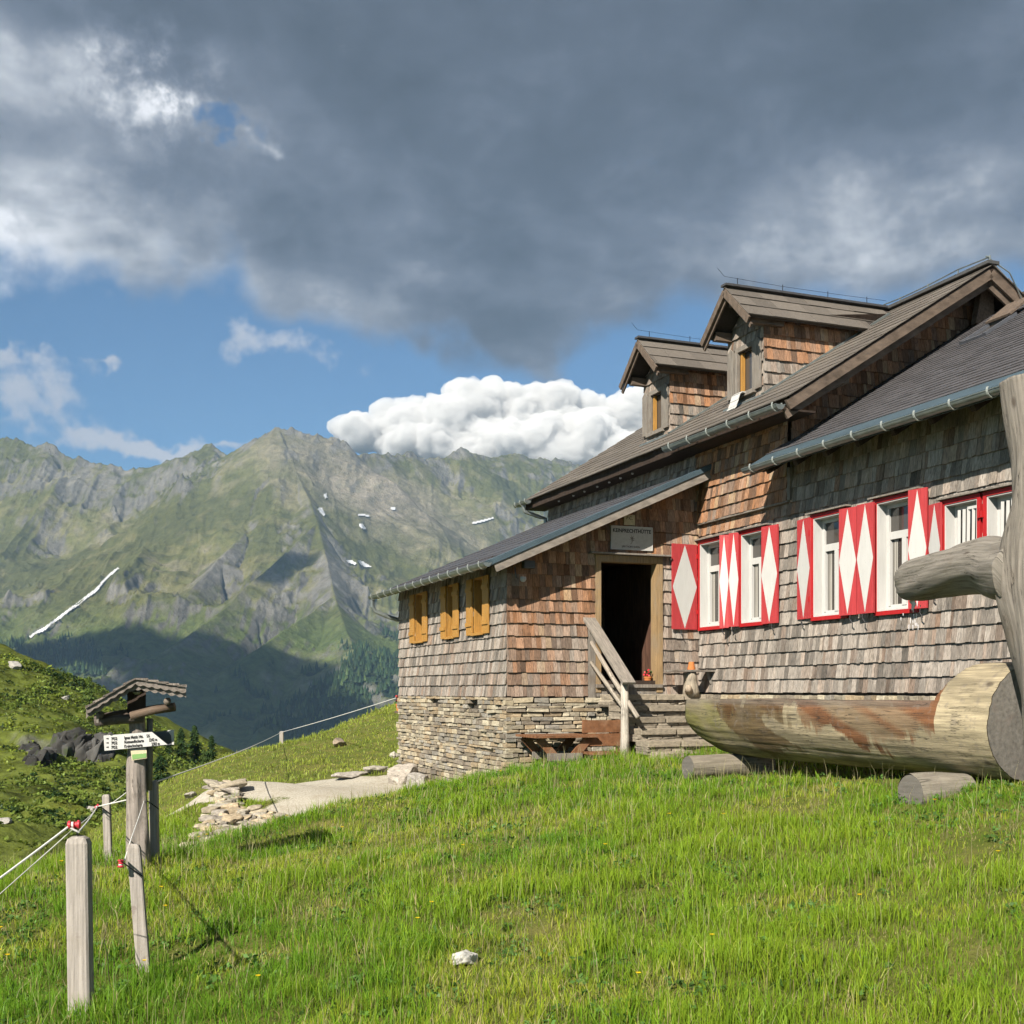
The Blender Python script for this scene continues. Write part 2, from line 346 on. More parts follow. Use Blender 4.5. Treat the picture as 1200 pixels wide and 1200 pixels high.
M['rope'] = pmat('rope', base=(.75, .74, .70), rough=.7)
M['redplastic'] = pmat('red_plastic', base=(.62, .04, .06), rough=.35, spec=.5)
M['orangeclay'] = pmat('terracotta', base=(.58, .20, .06), grain=((20, 20, 20), .85, 1.1), rough=.8)
M['black'] = pmat('black_letter', base=(.02, .02, .022), rough=.6)
M['signgrey'] = pmat('sign_board', base=(.52, .50, .46), grain=((20, 20, 20), .9, 1.08), rough=.5, blot=[(8, (.40, .36, .28), .6, .75, .5)])
M['yellowsign'] = pmat('cream_sign', base=(.62, .55, .36), rough=.6, grain=((20, 20, 20), .85, 1.1))
M['greensign'] = pmat('green_sign', base=(.20, .36, .12), rough=.5)
M['darksign'] = pmat('dark_sign', base=(.10, .105, .12), rough=.5, grain=((20, 20, 20), .85, 1.1))
M['snow'] = pmat('snow', base=(.72, .73, .75), rough=.7)
M['water'] = pmat('water', base=(.05, .06, .05), rough=.05, spec=.5)
M['petals'] = pmat('petals', base=(.62, .04, .06), rough=.6)
M['lampwhite'] = pmat('lamp_housing', base=(.5, .5, .5), rough=.4)
gm = bpy.data.materials.new('glass'); gm.use_nodes = True; _b = gm.node_tree.nodes['Principled BSDF']
_b.inputs['Base Color'].default_value = (.055, .05, .045, 1); _b.inputs['Roughness'].default_value = .04; _b.inputs['Specular IOR Level'].default_value = .8; M['glass'] = gm
M['curtain'] = pmat('curtain', base=(.55, .52, .46), grain=((60, 60, 1), .6, 1.15), rough=.9)

# ------------------------------------------------------------------ terrain
def W(u, v, d):                    # world point seen at photograph pixel (u, v), d metres ahead
    return np.array([(u - U0) / F * d, d, (V0 - v) / F * d])
class TPS:
    def __init__(s, pts, lam=0.0):
        P_ = np.array(pts, float); s.xy = P_[:, :2]; n = len(P_)
        d = np.linalg.norm(s.xy[:, None] - s.xy[None], axis=2); K = s.k(d) + lam * np.eye(n)
        A = np.zeros((n + 3, n + 3)); A[:n, :n] = K; A[:n, n] = 1; A[:n, n + 1:] = s.xy; A[n, :n] = 1; A[n + 1:, :n] = s.xy.T
        s.w = np.linalg.solve(A, np.concatenate([P_[:, 2], [0, 0, 0]]))
    @staticmethod
    def k(r): return np.where(r > 1e-9, r * r * np.log(np.maximum(r, 1e-9)), 0)
    def __call__(s, x, y):
        x = np.asarray(x, float); sh = x.shape; x = x.ravel(); y = np.asarray(y, float).ravel(); o = np.zeros(len(x)); n = len(s.xy)
        for i in range(0, len(x), 60000):
            q = np.stack([x[i:i + 60000], y[i:i + 60000]], 1); d = np.linalg.norm(q[:, None] - s.xy[None], axis=2)
            o[i:i + 60000] = s.k(d) @ s.w[:n] + s.w[n] + q @ s.w[n + 1:]
        return o.reshape(sh)
near = [W(0, 1200, 6.9), W(200, 1200, 6.7), W(400, 1200, 6.4), W(600, 1200, 6.1), W(800, 1200, 5.8), W(1000, 1200, 5.6), W(1200, 1200, 5.4),
        (0, 0, -1.72), (-3, 0, -1.8), (3, 0, -1.55), (0, 3, -1.7), (-9, 2, -2.2), (9, 2, -1.1), (-14, 8, -3.2), (0, -6, -1.9), (14, 0, -.7), (-12, -6, -2.6), (12, -6, -1),
        W(600, 1050, 9.2), W(600, 965, 13), W(620, 903, 17.6), W(735, 890, 18.4), W(800, 895, 17), W(900, 905, 15.2), W(1010, 912, 13.2), W(1150, 918, 11.2), W(1230, 912, 10.8),
        W(1200, 1000, 8.4), W(1000, 1000, 9.6), W(900, 950, 12), W(1200, 1080, 6.9), W(800, 1080, 8),
        W(90, 1190, 7.0), W(170, 1135, 8.3), W(180, 1018, 12), W(125, 1005, 13), W(0, 1032, 12.5), W(60, 1012, 13), W(200, 1008, 13.3), W(300, 987, 14.5), W(400, 948, 16), W(500, 930, 17.8), W(560, 914, 18.6),
        W(300, 1060, 10), W(400, 1000, 12.5), W(480, 965, 14.5),
        W(480, 928, 22), W(400, 932, 21), W(330, 924, 23), W(345, 960, 19.5), W(470, 903, 25), W(500, 920, 23.2), W(540, 925, 21),
        W(250, 975, 18.5), W(200, 1006, 17), W(205, 955, 22), W(150, 985, 22), W(215, 910, 31), W(180, 925, 31), W(258, 918, 22), W(300, 905, 28), W(400, 900, 28), W(450, 882, 30), W(250, 898, 34), W(330, 882, 36), W(400, 851, 38), W(470, 826, 40),
        (1, 45, -1.0), (-6, 48, -4), (-12, 44, -7), (-18, 40, -10), (-14, 30, -6.5), (-12, 22, -4.6), (-9, 16, -3.0), (-20, 22, -8), (6, 44, .6), (14, 40, 2.0), (20, 20, 1.2), (4, 60, -6), (14, 58, -3), (-6, 60, -12), (22, 44, 2.5), (4.8, 21, -.5), (7, 14, -.5), (10, 10, -.55), (6, 28, -.2)]
G0 = TPS(near, 0.02)
PATH = np.array([W(505, 930, 22)[:2], W(470, 929, 22)[:2], W(430, 927, 22.3)[:2], W(380, 925, 22.8)[:2], W(330, 926, 23.2)[:2], W(300, 932, 22.5)[:2]])
PATH2 = np.array([W(430, 933, 21)[:2], W(400, 948, 20)[:2], W(355, 965, 19)[:2], W(320, 985, 18)[:2]])
def dpoly(x, y, P_):
    best = np.full(np.shape(x), 1e9)
    for a, b in zip(P_[:-1], P_[1:]):
        ab = b - a; t = np.clip(((x - a[0]) * ab[0] + (y - a[1]) * ab[1]) / (ab @ ab), 0, 1)
        best = np.minimum(best, np.hypot(x - a[0] - t * ab[0], y - a[1] - t * ab[1]))
    return best
def pathmask(x, y):
    n = fbm(x * 1.3, y * 1.3, 3, 51) * .45
    m = 1 - sstep(dpoly(x, y, PATH) + n, 1.7, 2.3); m2 = 1 - sstep(dpoly(x, y, PATH2) + n, .8, 1.4)
    return np.maximum(m, m2)
def G(x, y):
    x = np.asarray(x, float); y = np.asarray(y, float); pm = pathmask(x, y)
    return G0(x, y) + (1 - pm) * (fbm(x * .9, y * .9, 3, 5) * .07 + fbm(x * 3.1, y * 3.1, 3, 9) * .03) * sstep(y, 2, 6) + pm * fbm(x * 2, y * 2, 3, 8) * .03
def Gf(x, y): return float(G(np.array([x]), np.array([y]))[0])
S2 = np.array([.3599, -.9330]); P2 = np.array([.9330, .3599]); YC = 20.5; C0 = np.array([(820 - U0) / F * YC, YC])
HROT = math.atan2(S2[1], S2[0])
def hw(s, p): q = C0 + s * S2 + p * P2; return float(q[0]), float(q[1])
def to_sp(x, y): dx = x - C0[0]; dy = y - C0[1]; return dx * S2[0] + dy * S2[1], dx * P2[0] + dy * P2[1]
def s_at(u, p): k = (u - U0) / F; q = C0 + p * P2; return float((k * q[1] - q[0]) / (S2[0] - k * S2[1]))
def p_at(u, s): k = (u - U0) / F; q = C0 + s * S2; return float((k * q[1] - q[0]) / (P2[0] - k * P2[1]))
def z_at(s, p, v): return (V0 - v) / F * hw(s, p)[1]

def ground_mat():
    m = bpy.data.materials.new('meadow_soil'); m.use_nodes = True; N = NT(m.node_tree); b = N.n['Principled BSDF']
    a = N.new('ShaderNodeAttribute'); a.attribute_name = 'path'; pth = a.outputs['Fac']
    vec = N.new('ShaderNodeTexCoord').outputs['Object']
    g1 = N.noise(vec, 2.5, 6, .65); g2 = N.noise(vec, 30, 6, .7); g3 = N.noise(vec, .35, 4, .5)
    grass = N.mix(N.step(g1, .35, .7), (.075, .105, .014), (.15, .145, .04)); grass = N.mix(N.m('MULTIPLY', N.step(g2, .4, .7), .5), grass, (.12, .10, .04))
    grav = N.mix(N.step(g2, .3, .7), (.33, .30, .24), (.52, .48, .40)); grav = N.mix(N.m('MULTIPLY', N.step(g1, .45, .7), .35), grav, (.26, .21, .14))
    c = N.mix(N.step(N.m('ADD', pth, N.m('MULTIPLY', N.m('SUBTRACT', g2, .5), .7)), .35, .6), grass, grav)
    N.l.new(c, b.inputs['Base Color']); b.inputs['Roughness'].default_value = .95; b.inputs['Specular IOR Level'].default_value = .1
    bp = N.new('ShaderNodeBump'); bp.inputs['Strength'].default_value = .8; bp.inputs['Distance'].default_value = .03; N.l.new(g2, bp.inputs['Height']); N.l.new(bp.outputs[0], b.inputs['Normal'])
    return m
def grid_faces(nr, nc):
    i = np.arange(nr - 1)[:, None] * nc + np.arange(nc - 1)[None]; return np.stack([i, i + 1, i + nc + 1, i + nc], -1).reshape(-1, 4)
xs = np.linspace(-26, 26, 330); ys = np.concatenate([np.linspace(-7, 4, 30), np.linspace(4.15, 26, 190), np.linspace(26.3, 62, 110)])
gx, gy = np.meshgrid(xs, ys); gz = G(gx, gy)
ground = np_mesh('ground', np.stack([gx, gy, gz], -1).reshape(-1, 3), grid_faces(len(ys), len(xs)), ground_mat(), {'path': pathmask(gx, gy).ravel()}, smooth=True)
tag(ground, 'grassy alpine ground of the hut terrace with a gravel path', kind='structure')

# left hillside across the gully
hl = [W(-250, 700, 130), W(-100, 722, 118), W(0, 772, 110), W(30, 784, 108), W(60, 802, 105), W(100, 832, 100), W(150, 862, 95), W(200, 888, 92), W(245, 905, 90), W(300, 925, 92), W(360, 950, 95),
      W(-200, 1000, 42), W(0, 1005, 40), W(100, 1000, 45), W(160, 990, 52), W(220, 960, 66), W(280, 965, 70), W(60, 915, 72), W(0, 885, 78), W(0, 830, 92), W(50, 850, 88), W(-150, 820, 90), W(120, 900, 80), W(110, 950, 60), W(0, 950, 56),
      (-60, 170, -14), (-30, 150, -16), (0, 130, -18), (30, 120, -20), (-95, 170, -10), (40, 70, -14), (10, 66, -13), (-30, 30, -9), (-10, 45, -11), (-110, 60, 8), (-110, 110, 14), (30, 45, -12), (-60, 20, -4)]
H0 = TPS(hl, .5)
def Hh(x, y):
    z = H0(x, y) + fbm(x * .10, y * .10, 4, 21) * 1.1 + fbm(x * .5, y * .5, 4, 33) * .38 + ridged(x * .22, y * .22, 3, 13) * .5 - .2
    # rocky step in the slope
    u = U0 + F * x / y; v = 0
    cx_, cy_, cz_ = W(75, 868, 82)
    w = np.exp(-((x - cx_) / 4.6) ** 2 - ((y - cy_) / 3.2) ** 2)
    st = sstep(y - cy_ - fbm(x * .5, y * .2, 3, 8) * 1.2 + (x - cx_) * .12, -.5, .6)
    z = z + w * (1.5 * st - .8)
    return z
hxs = np.linspace(-110, 45, 460); hys = np.concatenate([np.linspace(28, 110, 420), np.linspace(111, 175, 60)])
hx, hy = np.meshgrid(hxs, hys); hz = Hh(hx, hy)
sl = np.gradient(hz, axis=0) / np.gradient(hy, axis=0); slx = np.gradient(hz, axis=1) / np.gradient(hx, axis=1)
rockh = sstep(np.hypot(sl, slx) + fbm(hx * .4, hy * .4, 3, 3) * .25, 1.3, 1.8) * .7
patchn = fbm(hx * .12, hy * .12, 4, 61); p2n = fbm(hx * .8, hy * .8, 3, 62)
hc = np.array([.135, .165, .034]) * (1 + .35 * patchn[..., None]) + np.array([.045, .035, .0]) * sstep(patchn + .3 * p2n, .1, .5)[..., None]
hc = hc * (1 - .5 * sstep(p2n - patchn * .4, .1, .5)[..., None])
hc = hc * (1 - rockh[..., None]) + np.array([.16, .155, .145]) * rockh[..., None]
def slope_mat(name, scl, bd, bs=.8):
    m = bpy.data.materials.new(name); m.use_nodes = True; N = NT(m.node_tree); b = N.n['Principled BSDF']
    a = N.new('ShaderNodeAttribute'); a.attribute_name = 'col'; vec = N.new('ShaderNodeTexCoord').outputs['Object']
    n = N.noise(vec, scl, 6, .68); k = N.lin(n, .3, .7, .6, 1.4); kk = N.new('ShaderNodeCombineXYZ')
    for i in range(3): N.l.new(k, kk.inputs[i])
    c = N.mix(1.0, a.outputs['Color'], kk.outputs[0], 'MULTIPLY'); c = N.mix(1.0, c, (.70, .70, .70), 'MULTIPLY'); N.l.new(c, b.inputs['Base Color']); b.inputs['Roughness'].default_value = .95; b.inputs['Specular IOR Level'].default_value = .05
    bp = N.new('ShaderNodeBump'); bp.inputs['Strength'].default_value = bs; bp.inputs['Distance'].default_value = bd; N.l.new(n, bp.inputs['Height']); N.l.new(bp.outputs[0], b.inputs['Normal'])
    return m
hillside = np_mesh('hillside', np.stack([hx, hy, hz], -1).reshape(-1, 3), grid_faces(len(hys), len(hxs)), slope_mat('heath', 1.6, .25), {'col': hc.reshape(-1, 3)}, smooth=True)
tag(hillside, 'steep green hillside with a dark rock outcrop', kind='structure')

# mountains: ridge lines with real distances, slopes falling away from them
def PL(*pts): return np.array([W(*p) for p in pts])
ridges = [  # (polyline, initial slope, fall-off length)
    (PL((-700, 480, 4300), (-300, 500, 3800), (-120, 508, 3600), (0, 512, 3500), (22, 513, 3480), (40, 524, 3460), (55, 518, 3450), (80, 534, 3420), (108, 540, 3400), (118, 544, 3400), (130, 543, 3390), (145, 551, 3390), (170, 549, 3380), (200, 541, 3370), (228, 528, 3350), (248, 521, 3340), (262, 533, 3300), (278, 529, 3200), (300, 513, 3080), (325, 500, 3000)), .95, 900),
    (PL((325, 500, 3000), (345, 503, 3010), (382, 511, 3040), (402, 515, 3060), (412, 530, 3110), (425, 533, 3150), (447, 529, 3200), (460, 533, 3230), (478, 528, 3280), (498, 538, 3330), (520, 534, 3400), (541, 527, 3460), (560, 533, 3500), (600, 532, 3580), (640, 538, 3640), (720, 548, 3750), (850, 530, 3900), (1100, 500, 4100), (1500, 480, 4300)), 1.0, 700),
    (PL((325, 500, 3000), (338, 530, 2890), (350, 560, 2800), (362, 585, 2700), (372, 612, 2600), (382, 655, 2430), (392, 700, 2230), (405, 745, 2030), (420, 790, 1830)), .95, 620),
    (PL((325, 500, 3000), (300, 535, 2930), (262, 575, 2820), (225, 620, 2700), (190, 655, 2580), (150, 700, 2420), (110, 745, 2250)), .85, 620),
    (PL((372, 612, 2600), (330, 655, 2420), (290, 690, 2280), (240, 735, 2100), (200, 770, 1950)), .95, 480),
    (PL((345, 560, 2820), (300, 610, 2640), (262, 650, 2480), (225, 690, 2330)), .8, 420), (PL((392, 700, 2230), (340, 740, 2060), (300, 775, 1900)), .85, 420),
    (PL((0, 512, 3500), (30, 560, 3340), (62, 610, 3180), (85, 655, 3040), (95, 690, 2900)), 1.0, 500),
    (PL((-120, 508, 3600), (-90, 580, 3350), (-40, 660, 3050), (-10, 730, 2750), (0, 775, 2500)), 1.0, 600),
    (PL((118, 544, 3400), (130, 580, 3290), (142, 620, 3150), (150, 645, 3050)), .95, 400),
    (PL((248, 521, 3340), (225, 555, 3230), (200, 590, 3100), (180, 620, 3000)), .9, 400),
    (PL((447, 529, 3200), (440, 560, 3120), (430, 582, 3050)), 1.1, 260), (PL((541, 527, 3460), (530, 555, 3350), (520, 575, 3260)), 1.1, 260),
    (PL((640, 538, 3640), (610, 590, 3400), (560, 640, 3150), (500, 690, 2850), (470, 730, 2600), (450, 765, 2300)), .5, 500),
    (PL((850, 530, 3900), (760, 620, 3300), (660, 700, 2800), (560, 760, 2300), (500, 800, 1900)), .6, 700),
    (PL((-400, 620, 2300), (-200, 720, 2000), (-50, 790, 1750), (60, 840, 1550)), .7, 500)]
def mountain_z(x, y):
    wx = x + fbm(x / 260, y / 260, 4, 71) * 70; wy = y + fbm(x / 260, y / 260, 4, 72) * 70
    h = np.full(x.shape, -1e9); dmin = np.full(x.shape, 1e9)
    for P_, k, D in ridges:
        for a, b in zip(P_[:-1], P_[1:]):
            ab = b[:2] - a[:2]; t = np.clip(((x - a[0]) * ab[0] + (y - a[1]) * ab[1]) / (ab @ ab), 0, 1)
            dx = x - a[0] - t * ab[0]; dy = y - a[1] - t * ab[1]; dist = np.hypot(dx, dy)
            t2 = np.clip(((wx - a[0]) * ab[0] + (wy - a[1]) * ab[1]) / (ab @ ab), 0, 1); d2 = np.hypot(wx - a[0] - t2 * ab[0], wy - a[1] - t2 * ab[1])
            bl = sstep(dist, 10, 160); de = dist * (1 - bl) + d2 * bl
            z = a[2] + t * (b[2] - a[2]) - (k * .85 - .22) * D * (1 - np.exp(-de / D)) - .34 * de
            up = z > h; h = np.where(up, z, h); dmin = np.where(up, de, dmin)
    base = -110 + .20 * np.maximum(y - 1500, 0) + .05 * np.maximum(-x - 900, 0)
    k_ = 60; h = np.logaddexp(h / k_, base / k_) * k_
    return h, dmin
NA, NR = 860, 640
ua = np.concatenate([np.linspace(-1100, -128, 60), np.linspace(-120, 860, NA - 140), np.linspace(872, 2300, 80)]); dr = np.concatenate([np.linspace(300, 1300, 60)[:-1], np.linspace(1300, 4000, NR - 59)])
uu, dd = np.meshgrid(ua, dr); mx = (uu - U0) / F * dd; my = dd
mz, dmn = mountain_z(mx, my)
amp = sstep(dmn, 0, 120) * .85 + .15
cirq = np.exp(-((mx - W(440, 620, 2950)[0]) / 330) ** 2 - ((my - 2950) / 240) ** 2)     # smooth scree bowl
rough = (1 - .75 * np.clip(cirq * 1.3, 0, 1)) * sstep(my, 600, 1600)
rocky = sstep(fbm(mx / 210, my / 210, 4, 141) + .5 * (1 - sstep(dmn, 0, 260)), -.05, .45)
rbw = fbm(mx / 300, my / 500, 3, 151) * 1.2
ribs = ridged(mx / 95 + rbw + my / 900, my / 520, 4, 152) - .5; ribs2 = ridged(mx / 34 + rbw * 2, my / 210, 3, 153) - .5
mz = mz + sstep(dmn, 8, 110) * (1 - .8 * np.clip(cirq * 1.3, 0, 1)) * sstep(my, 1300, 1900) * (ribs * 27 + ribs2 * 9 * (.4 + rocky))
mz = mz + amp * rough * ((ridged(mx / 300, my / 300, 3, 91) - .45) * 62 * (.6 + .8 * rocky) + (ridged(mx / 75, my / 100, 4, 95) - .45) * 26 * (.35 + 1.3 * rocky) + fbm(mx / 24, my / 24, 3, 97) * 5 * (.5 + rocky))
crest = (1 - sstep(dmn, 0, 45)); mz = mz + crest * (ridged(mx / 34, my / 34, 3, 99) - .5) * 17 * sstep(my, 2700, 3000)
mz = np.where(my < 1300, mz * sstep(my, 700, 1300) + (-120) * (1 - sstep(my, 700, 1300)), mz)
near_drop = 1 - sstep(my, 300, 700); mz = mz * (1 - near_drop) + (-70) * near_drop
gr = np.gradient(mz, axis=0) / np.gradient(my, axis=0); gc = np.gradient(mz, axis=1) / np.gradient(mx, axis=1)
slope = np.hypot(gr, gc)
n1 = fbm(mx / 160, my / 160, 5, 41); n2 = fbm(mx / 35, my / 35, 4, 42); n3 = fbm(mx / 500, my / 500, 3, 43)
vv = V0 - F * mz / my
rockm = sstep(slope * .8 + n1 * .45 + n2 * .35 + ribs2 * .5 + rocky * .35 + (1 - sstep(dmn, 0, 150)) * .2, 1.03, 1.6)
screem = np.clip(cirq * 1.25 - .25 + n2 * .25 + n1 * .2, 0, 1) * (1 - rockm)
screem = np.maximum(screem, sstep(n1 * .6 + n2 * .5 - .1, .15, .45) * .6 * (1 - rockm))
forest = sstep(vv + n1 * 70 + n2 * 40 + n3 * 30, 735, 800) * (1 - .85 * sstep(n3 + n2 * .5 + n1 * .4, .08, .3)) * sstep(my, 300, 600)
gcol = np.array([.118, .124, .044]) * (1 + .3 * n1[..., None]) + np.array([.06, .045, .03]) * sstep(n2 + n1, -.2, .5)[..., None]
mc = gcol * (1 - rockm[..., None]) + np.array([.192, .182, .160]) * (1 + .35 * n2[..., None]) * rockm[..., None]
mc = mc * (1 - screem[..., None]) + np.array([.30, .265, .21]) * (1 + .2 * n2[..., None]) * screem[..., None]
mc = mc * (1 - forest[..., None]) + np.array([.028, .050, .024]) * forest[..., None]
lowg = sstep(vv, 690, 760)[..., None] * (1 - forest[..., None]) * (1 - rockm[..., None]) * .6
mc = mc * (1 - lowg) + np.array([.11, .165, .045]) * lowg
MV = np.stack([mx, my, mz], -1).reshape(-1, 3); MF = grid_faces(len(dr), NA)
mountain = np_mesh('mountain', MV, MF, slope_mat('alpine_slope', .06, 7.0, 1.0), {'col': np.clip(mc, 0, 1).reshape(-1, 3)}, smooth=False)
tag(mountain, 'rocky green mountain range with a pointed summit across the valley', kind='structure')
def ray_mountain(u, v, near_=900):
    """first terrain point along the sight line of photograph pixel (u, v)"""
    fi = np.interp(u, ua, np.arange(NA)); i0 = min(int(fi), NA - 2); t = fi - i0
    col_z = mz[:, i0] * (1 - t) + mz[:, i0 + 1] * t; k = (V0 - v) / F
    ok = np.nonzero((col_z >= k * dr) & (dr > near_))[0]
    if len(ok) == 0: return None
    j = ok[0]
    d0, d1 = dr[j - 1], dr[j]; a = col_z[j - 1] - k * d0; b = col_z[j] - k * d1; q = d0 + (d1 - d0) * (-a / (b - a + 1e-9)) if b > a else d1
    return np.array([(u - U0) / F * q, q, k * q])

# snow left in the gully and in the bowl
def snow_patch(poly, label, w_scale=1.0):
    """poly: outline on the photograph; cells draped a little above the rock"""
    P_ = np.array(poly, float); P_ = P_ if len(P_) > 12 else P_.mean(0) + (P_ - P_.mean(0)) * .8; x0, y0 = P_.min(0); x1, y1 = P_.max(0)
    st = 1.1; us = np.arange(x0, x1 + st, st); vs_ = np.arange(y0, y1 + st, st); mb = MB(); idx = {}
    def inside(u, v):
        c = False; n = len(P_)
        for i in range(n):
            a, b = P_[i], P_[(i + 1) % n]
            if (a[1] > v) != (b[1] > v) and u < (b[0] - a[0]) * (v - a[1]) / (b[1] - a[1]) + a[0]: c = not c
        return c
    def vert(i, j):
        if (i, j) not in idx:
            p = ray_mountain(us[i], vs_[j])
            idx[(i, j)] = None if p is None else len(mb.v)
            if p is not None: k = 1 - 7.0 / p[1]; mb.v.append(tuple(p * k + np.array([0, 0, 0.5])))
        return idx[(i, j)]
    for i in range(len(us) - 1):
        for j in range(len(vs_) - 1):
            if inside(us[i] + st / 2, vs_[j] + st / 2):
                q = [vert(i, j), vert(i + 1, j), vert(i + 1, j + 1), vert(i, j + 1)]
                if None in q: continue
                ys_ = [mb.v[k][1] for k in q]
                if max(ys_) - min(ys_) > 60: continue
                mb.f.append(tuple(q)); mb.c.append((1, 1, 1))
    if mb.f:
        o = mb.build('snow_patch', M['snow'], smooth=True); tag(o, label, 'snow patch', 'old snow on the mountain')
snow_patch([(34, 746), (42, 740), (50, 736.5), (60, 729), (70, 721.5), (80, 714), (90, 707), (100, 699), (112, 690), (120, 681), (130, 671), (138, 665), (139.2, 666.6), (131.2, 673.4), (121.2, 683), (113.2, 693.4), (101.2, 701.6), (91.2, 710.2), (81.2, 716.2), (71.2, 724.9), (61.2, 731), (51.2, 740.0), (43.2, 743), (35.2, 748)], 'long thin tongue of snow lying in the left gully')
snow_patch([(371, 595), (377, 594), (380, 599), (383, 605), (379, 606), (374, 600)], 'wedge of snow under the summit cliffs')
snow_patch([(379, 579), (383, 577), (384, 584), (380, 585)], 'tiny fleck of snow above the snow wedge')
snow_patch([(404, 656), (412, 656), (419, 660), (417, 663), (408, 660)], 'left one of two snow patches side by side in the scree bowl')
snow_patch([(418, 656), (424, 657), (431, 661), (437, 665), (428, 666), (421, 661)], 'right one of two snow patches side by side in the scree bowl')
snow_patch([(418, 602), (425, 602), (435, 604), (434, 606), (424, 605), (418, 604)], 'flat streak of snow at the head of the scree bowl')
snow_patch([(420, 613), (425, 613), (430, 620), (427, 622), (421, 618)], 'short slanting snow patch below the flat streak')
snow_patch([(550, 613), (562, 610), (581, 605), (582, 607), (566, 612), (551, 615)], 'long pale snow streak on the slope by the roof eave')
snow_patch([(457, 594), (464, 594), (463, 599), (458, 598)], 'small snow patch below the notched ridge')

# cumulus clouds: real bodies far behind the ridge, lit by the sun
def vnoise3(x, y, z, seed):
    iz = np.floor(z).astype(np.int64); fz = z - iz; fz = fz * fz * (3 - 2 * fz)
    def lay(k):
        ix = np.floor(x).astype(np.int64); iy = np.floor(y).astype(np.int64); fx = x - ix; fy = y - iy; fx = fx * fx * (3 - 2 * fx); fy = fy * fy * (3 - 2 * fy)
        s_ = k * 7919 + seed
        h = lambda a, b: _hash(a + s_ * 31, b + s_ * 17, seed)
        return (h(ix, iy) * (1 - fx) + h(ix + 1, iy) * fx) * (1 - fy) + (h(ix, iy + 1) * (1 - fx) + h(ix + 1, iy + 1) * fx) * fy
    return lay(iz) * (1 - fz) + lay(iz + 1) * fz
def billow3(p, seed, octv=5):
    s_ = 0; a = 1; t = 0
    for i in range(octv):
        q = p * 2.1 ** i + i * 13.7; n = np.abs(2 * vnoise3(q[:, 0], q[:, 1], q[:, 2], seed + i) - 1); s_ = s_ + a * n; t += a; a *= .52
    return s_ / t
def cloud_body(name, blobs, mat, disp=.75, res=(150, 100), seed=5, freq=1.6, octv=4, vox=10):
    Vs = []; Fs = []; off = 0
    for (c, r) in blobs:
        th = np.linspace(0, 2 * np.pi, res[0], endpoint=False); ph = np.linspace(.02, np.pi - .02, res[1]); T, PH = np.meshgrid(th, ph)
        n = np.stack([np.sin(PH) * np.cos(T), np.sin(PH) * np.sin(T), np.cos(PH)], -1).reshape(-1, 3)
        r = np.array(r, float); c = np.array(c, float); p = c + n * r; rm = r.mean()
        d = billow3(p / rm * freq * .5 * (rm / blobs[0][1][2]), seed, octv)
        p = c + n * r * (1 + disp * (d[:, None] - .35))
        Vs.append(p); i = np.arange(res[1] - 1)[:, None] * res[0]; j = np.arange(res[0])[None]; j2 = (j + 1) % res[0]
        f = np.stack([i + j, i + res[0] + j, i + res[0] + j2, i + j2], -1).reshape(-1, 4) + off; Fs.append(f); off += len(p)
    o = np_mesh('t', np.concatenate(Vs), np.concatenate(Fs), mat, smooth=True); c0 = np.concatenate(Vs).mean(0); o.data.transform(Matrix.Translation(-Vector(c0)))
    md = o.modifiers.new('r', 'REMESH'); md.mode = 'VOXEL'; md.voxel_size = vox; md.use_smooth_shade = True
    bpy.context.view_layer.update(); me = bpy.data.meshes.new_from_object(o.evaluated_get(bpy.context.evaluated_depsgraph_get())); bpy.data.objects.remove(o)
    me.materials.clear(); me.materials.append(mat); q = bpy.data.objects.new(name, me); COL.objects.link(q); q.location = c0; return q
def vapour(name, dens, g, col=(1, .995, .985)):
    m = bpy.data.materials.new(name); m.use_nodes = True; t = m.node_tree; t.nodes.clear(); o = t.nodes.new('ShaderNodeOutputMaterial'); v = t.nodes.new('ShaderNodeVolumePrincipled')
    v.inputs['Density'].default_value = dens; v.inputs['Color'].default_value = (*col, 1); v.inputs['Anisotropy'].default_value = g; t.links.new(v.outputs[0], o.inputs['Volume']); return m
cm = vapour('cloud_vapour', 1 / 60.0, -.3, (.90, .895, .89)); cm2 = vapour('cloud_vapour_low', 1 / 28.0, 0)
def WB(u, v, d, r): return (W(u, v, d), tuple(k * d / F for k in r))
cb = [WB(560, 478, 9000, (42, 40, 36)), WB(480, 500, 9000, (50, 45, 34)), WB(420, 508, 8900, (36, 36, 26)), WB(520, 490, 8900, (40, 40, 30)), WB(605, 482, 9100, (42, 40, 33)), WB(650, 485, 9150, (40, 40, 34)), WB(700, 495, 9200, (48, 40, 34)), WB(745, 490, 9200, (40, 40, 36)), WB(600, 525, 8800, (80, 50, 36)),
      WB(450, 480, 9000, (20, 20, 14)), WB(690, 530, 8900, (90, 50, 36)), WB(540, 458, 9100, (18, 18, 16)), WB(575, 452, 9100, (15, 15, 13)), WB(800, 520, 9300, (90, 50, 46)), WB(500, 520, 8900, (70, 50, 30)), WB(625, 462, 9100, (20, 20, 15)), WB(405, 495, 8900, (16, 16, 11)), WB(570, 515, 9000, (70, 50, 34)), WB(640, 515, 9000, (70, 50, 34))]
cu = cloud_body('cloud', cb, cm, res=(260, 170), disp=.95, octv=6, vox=7, freq=1.6); tag(cu, 'white heaped cumulus cloud behind the ridge', kind='structure')
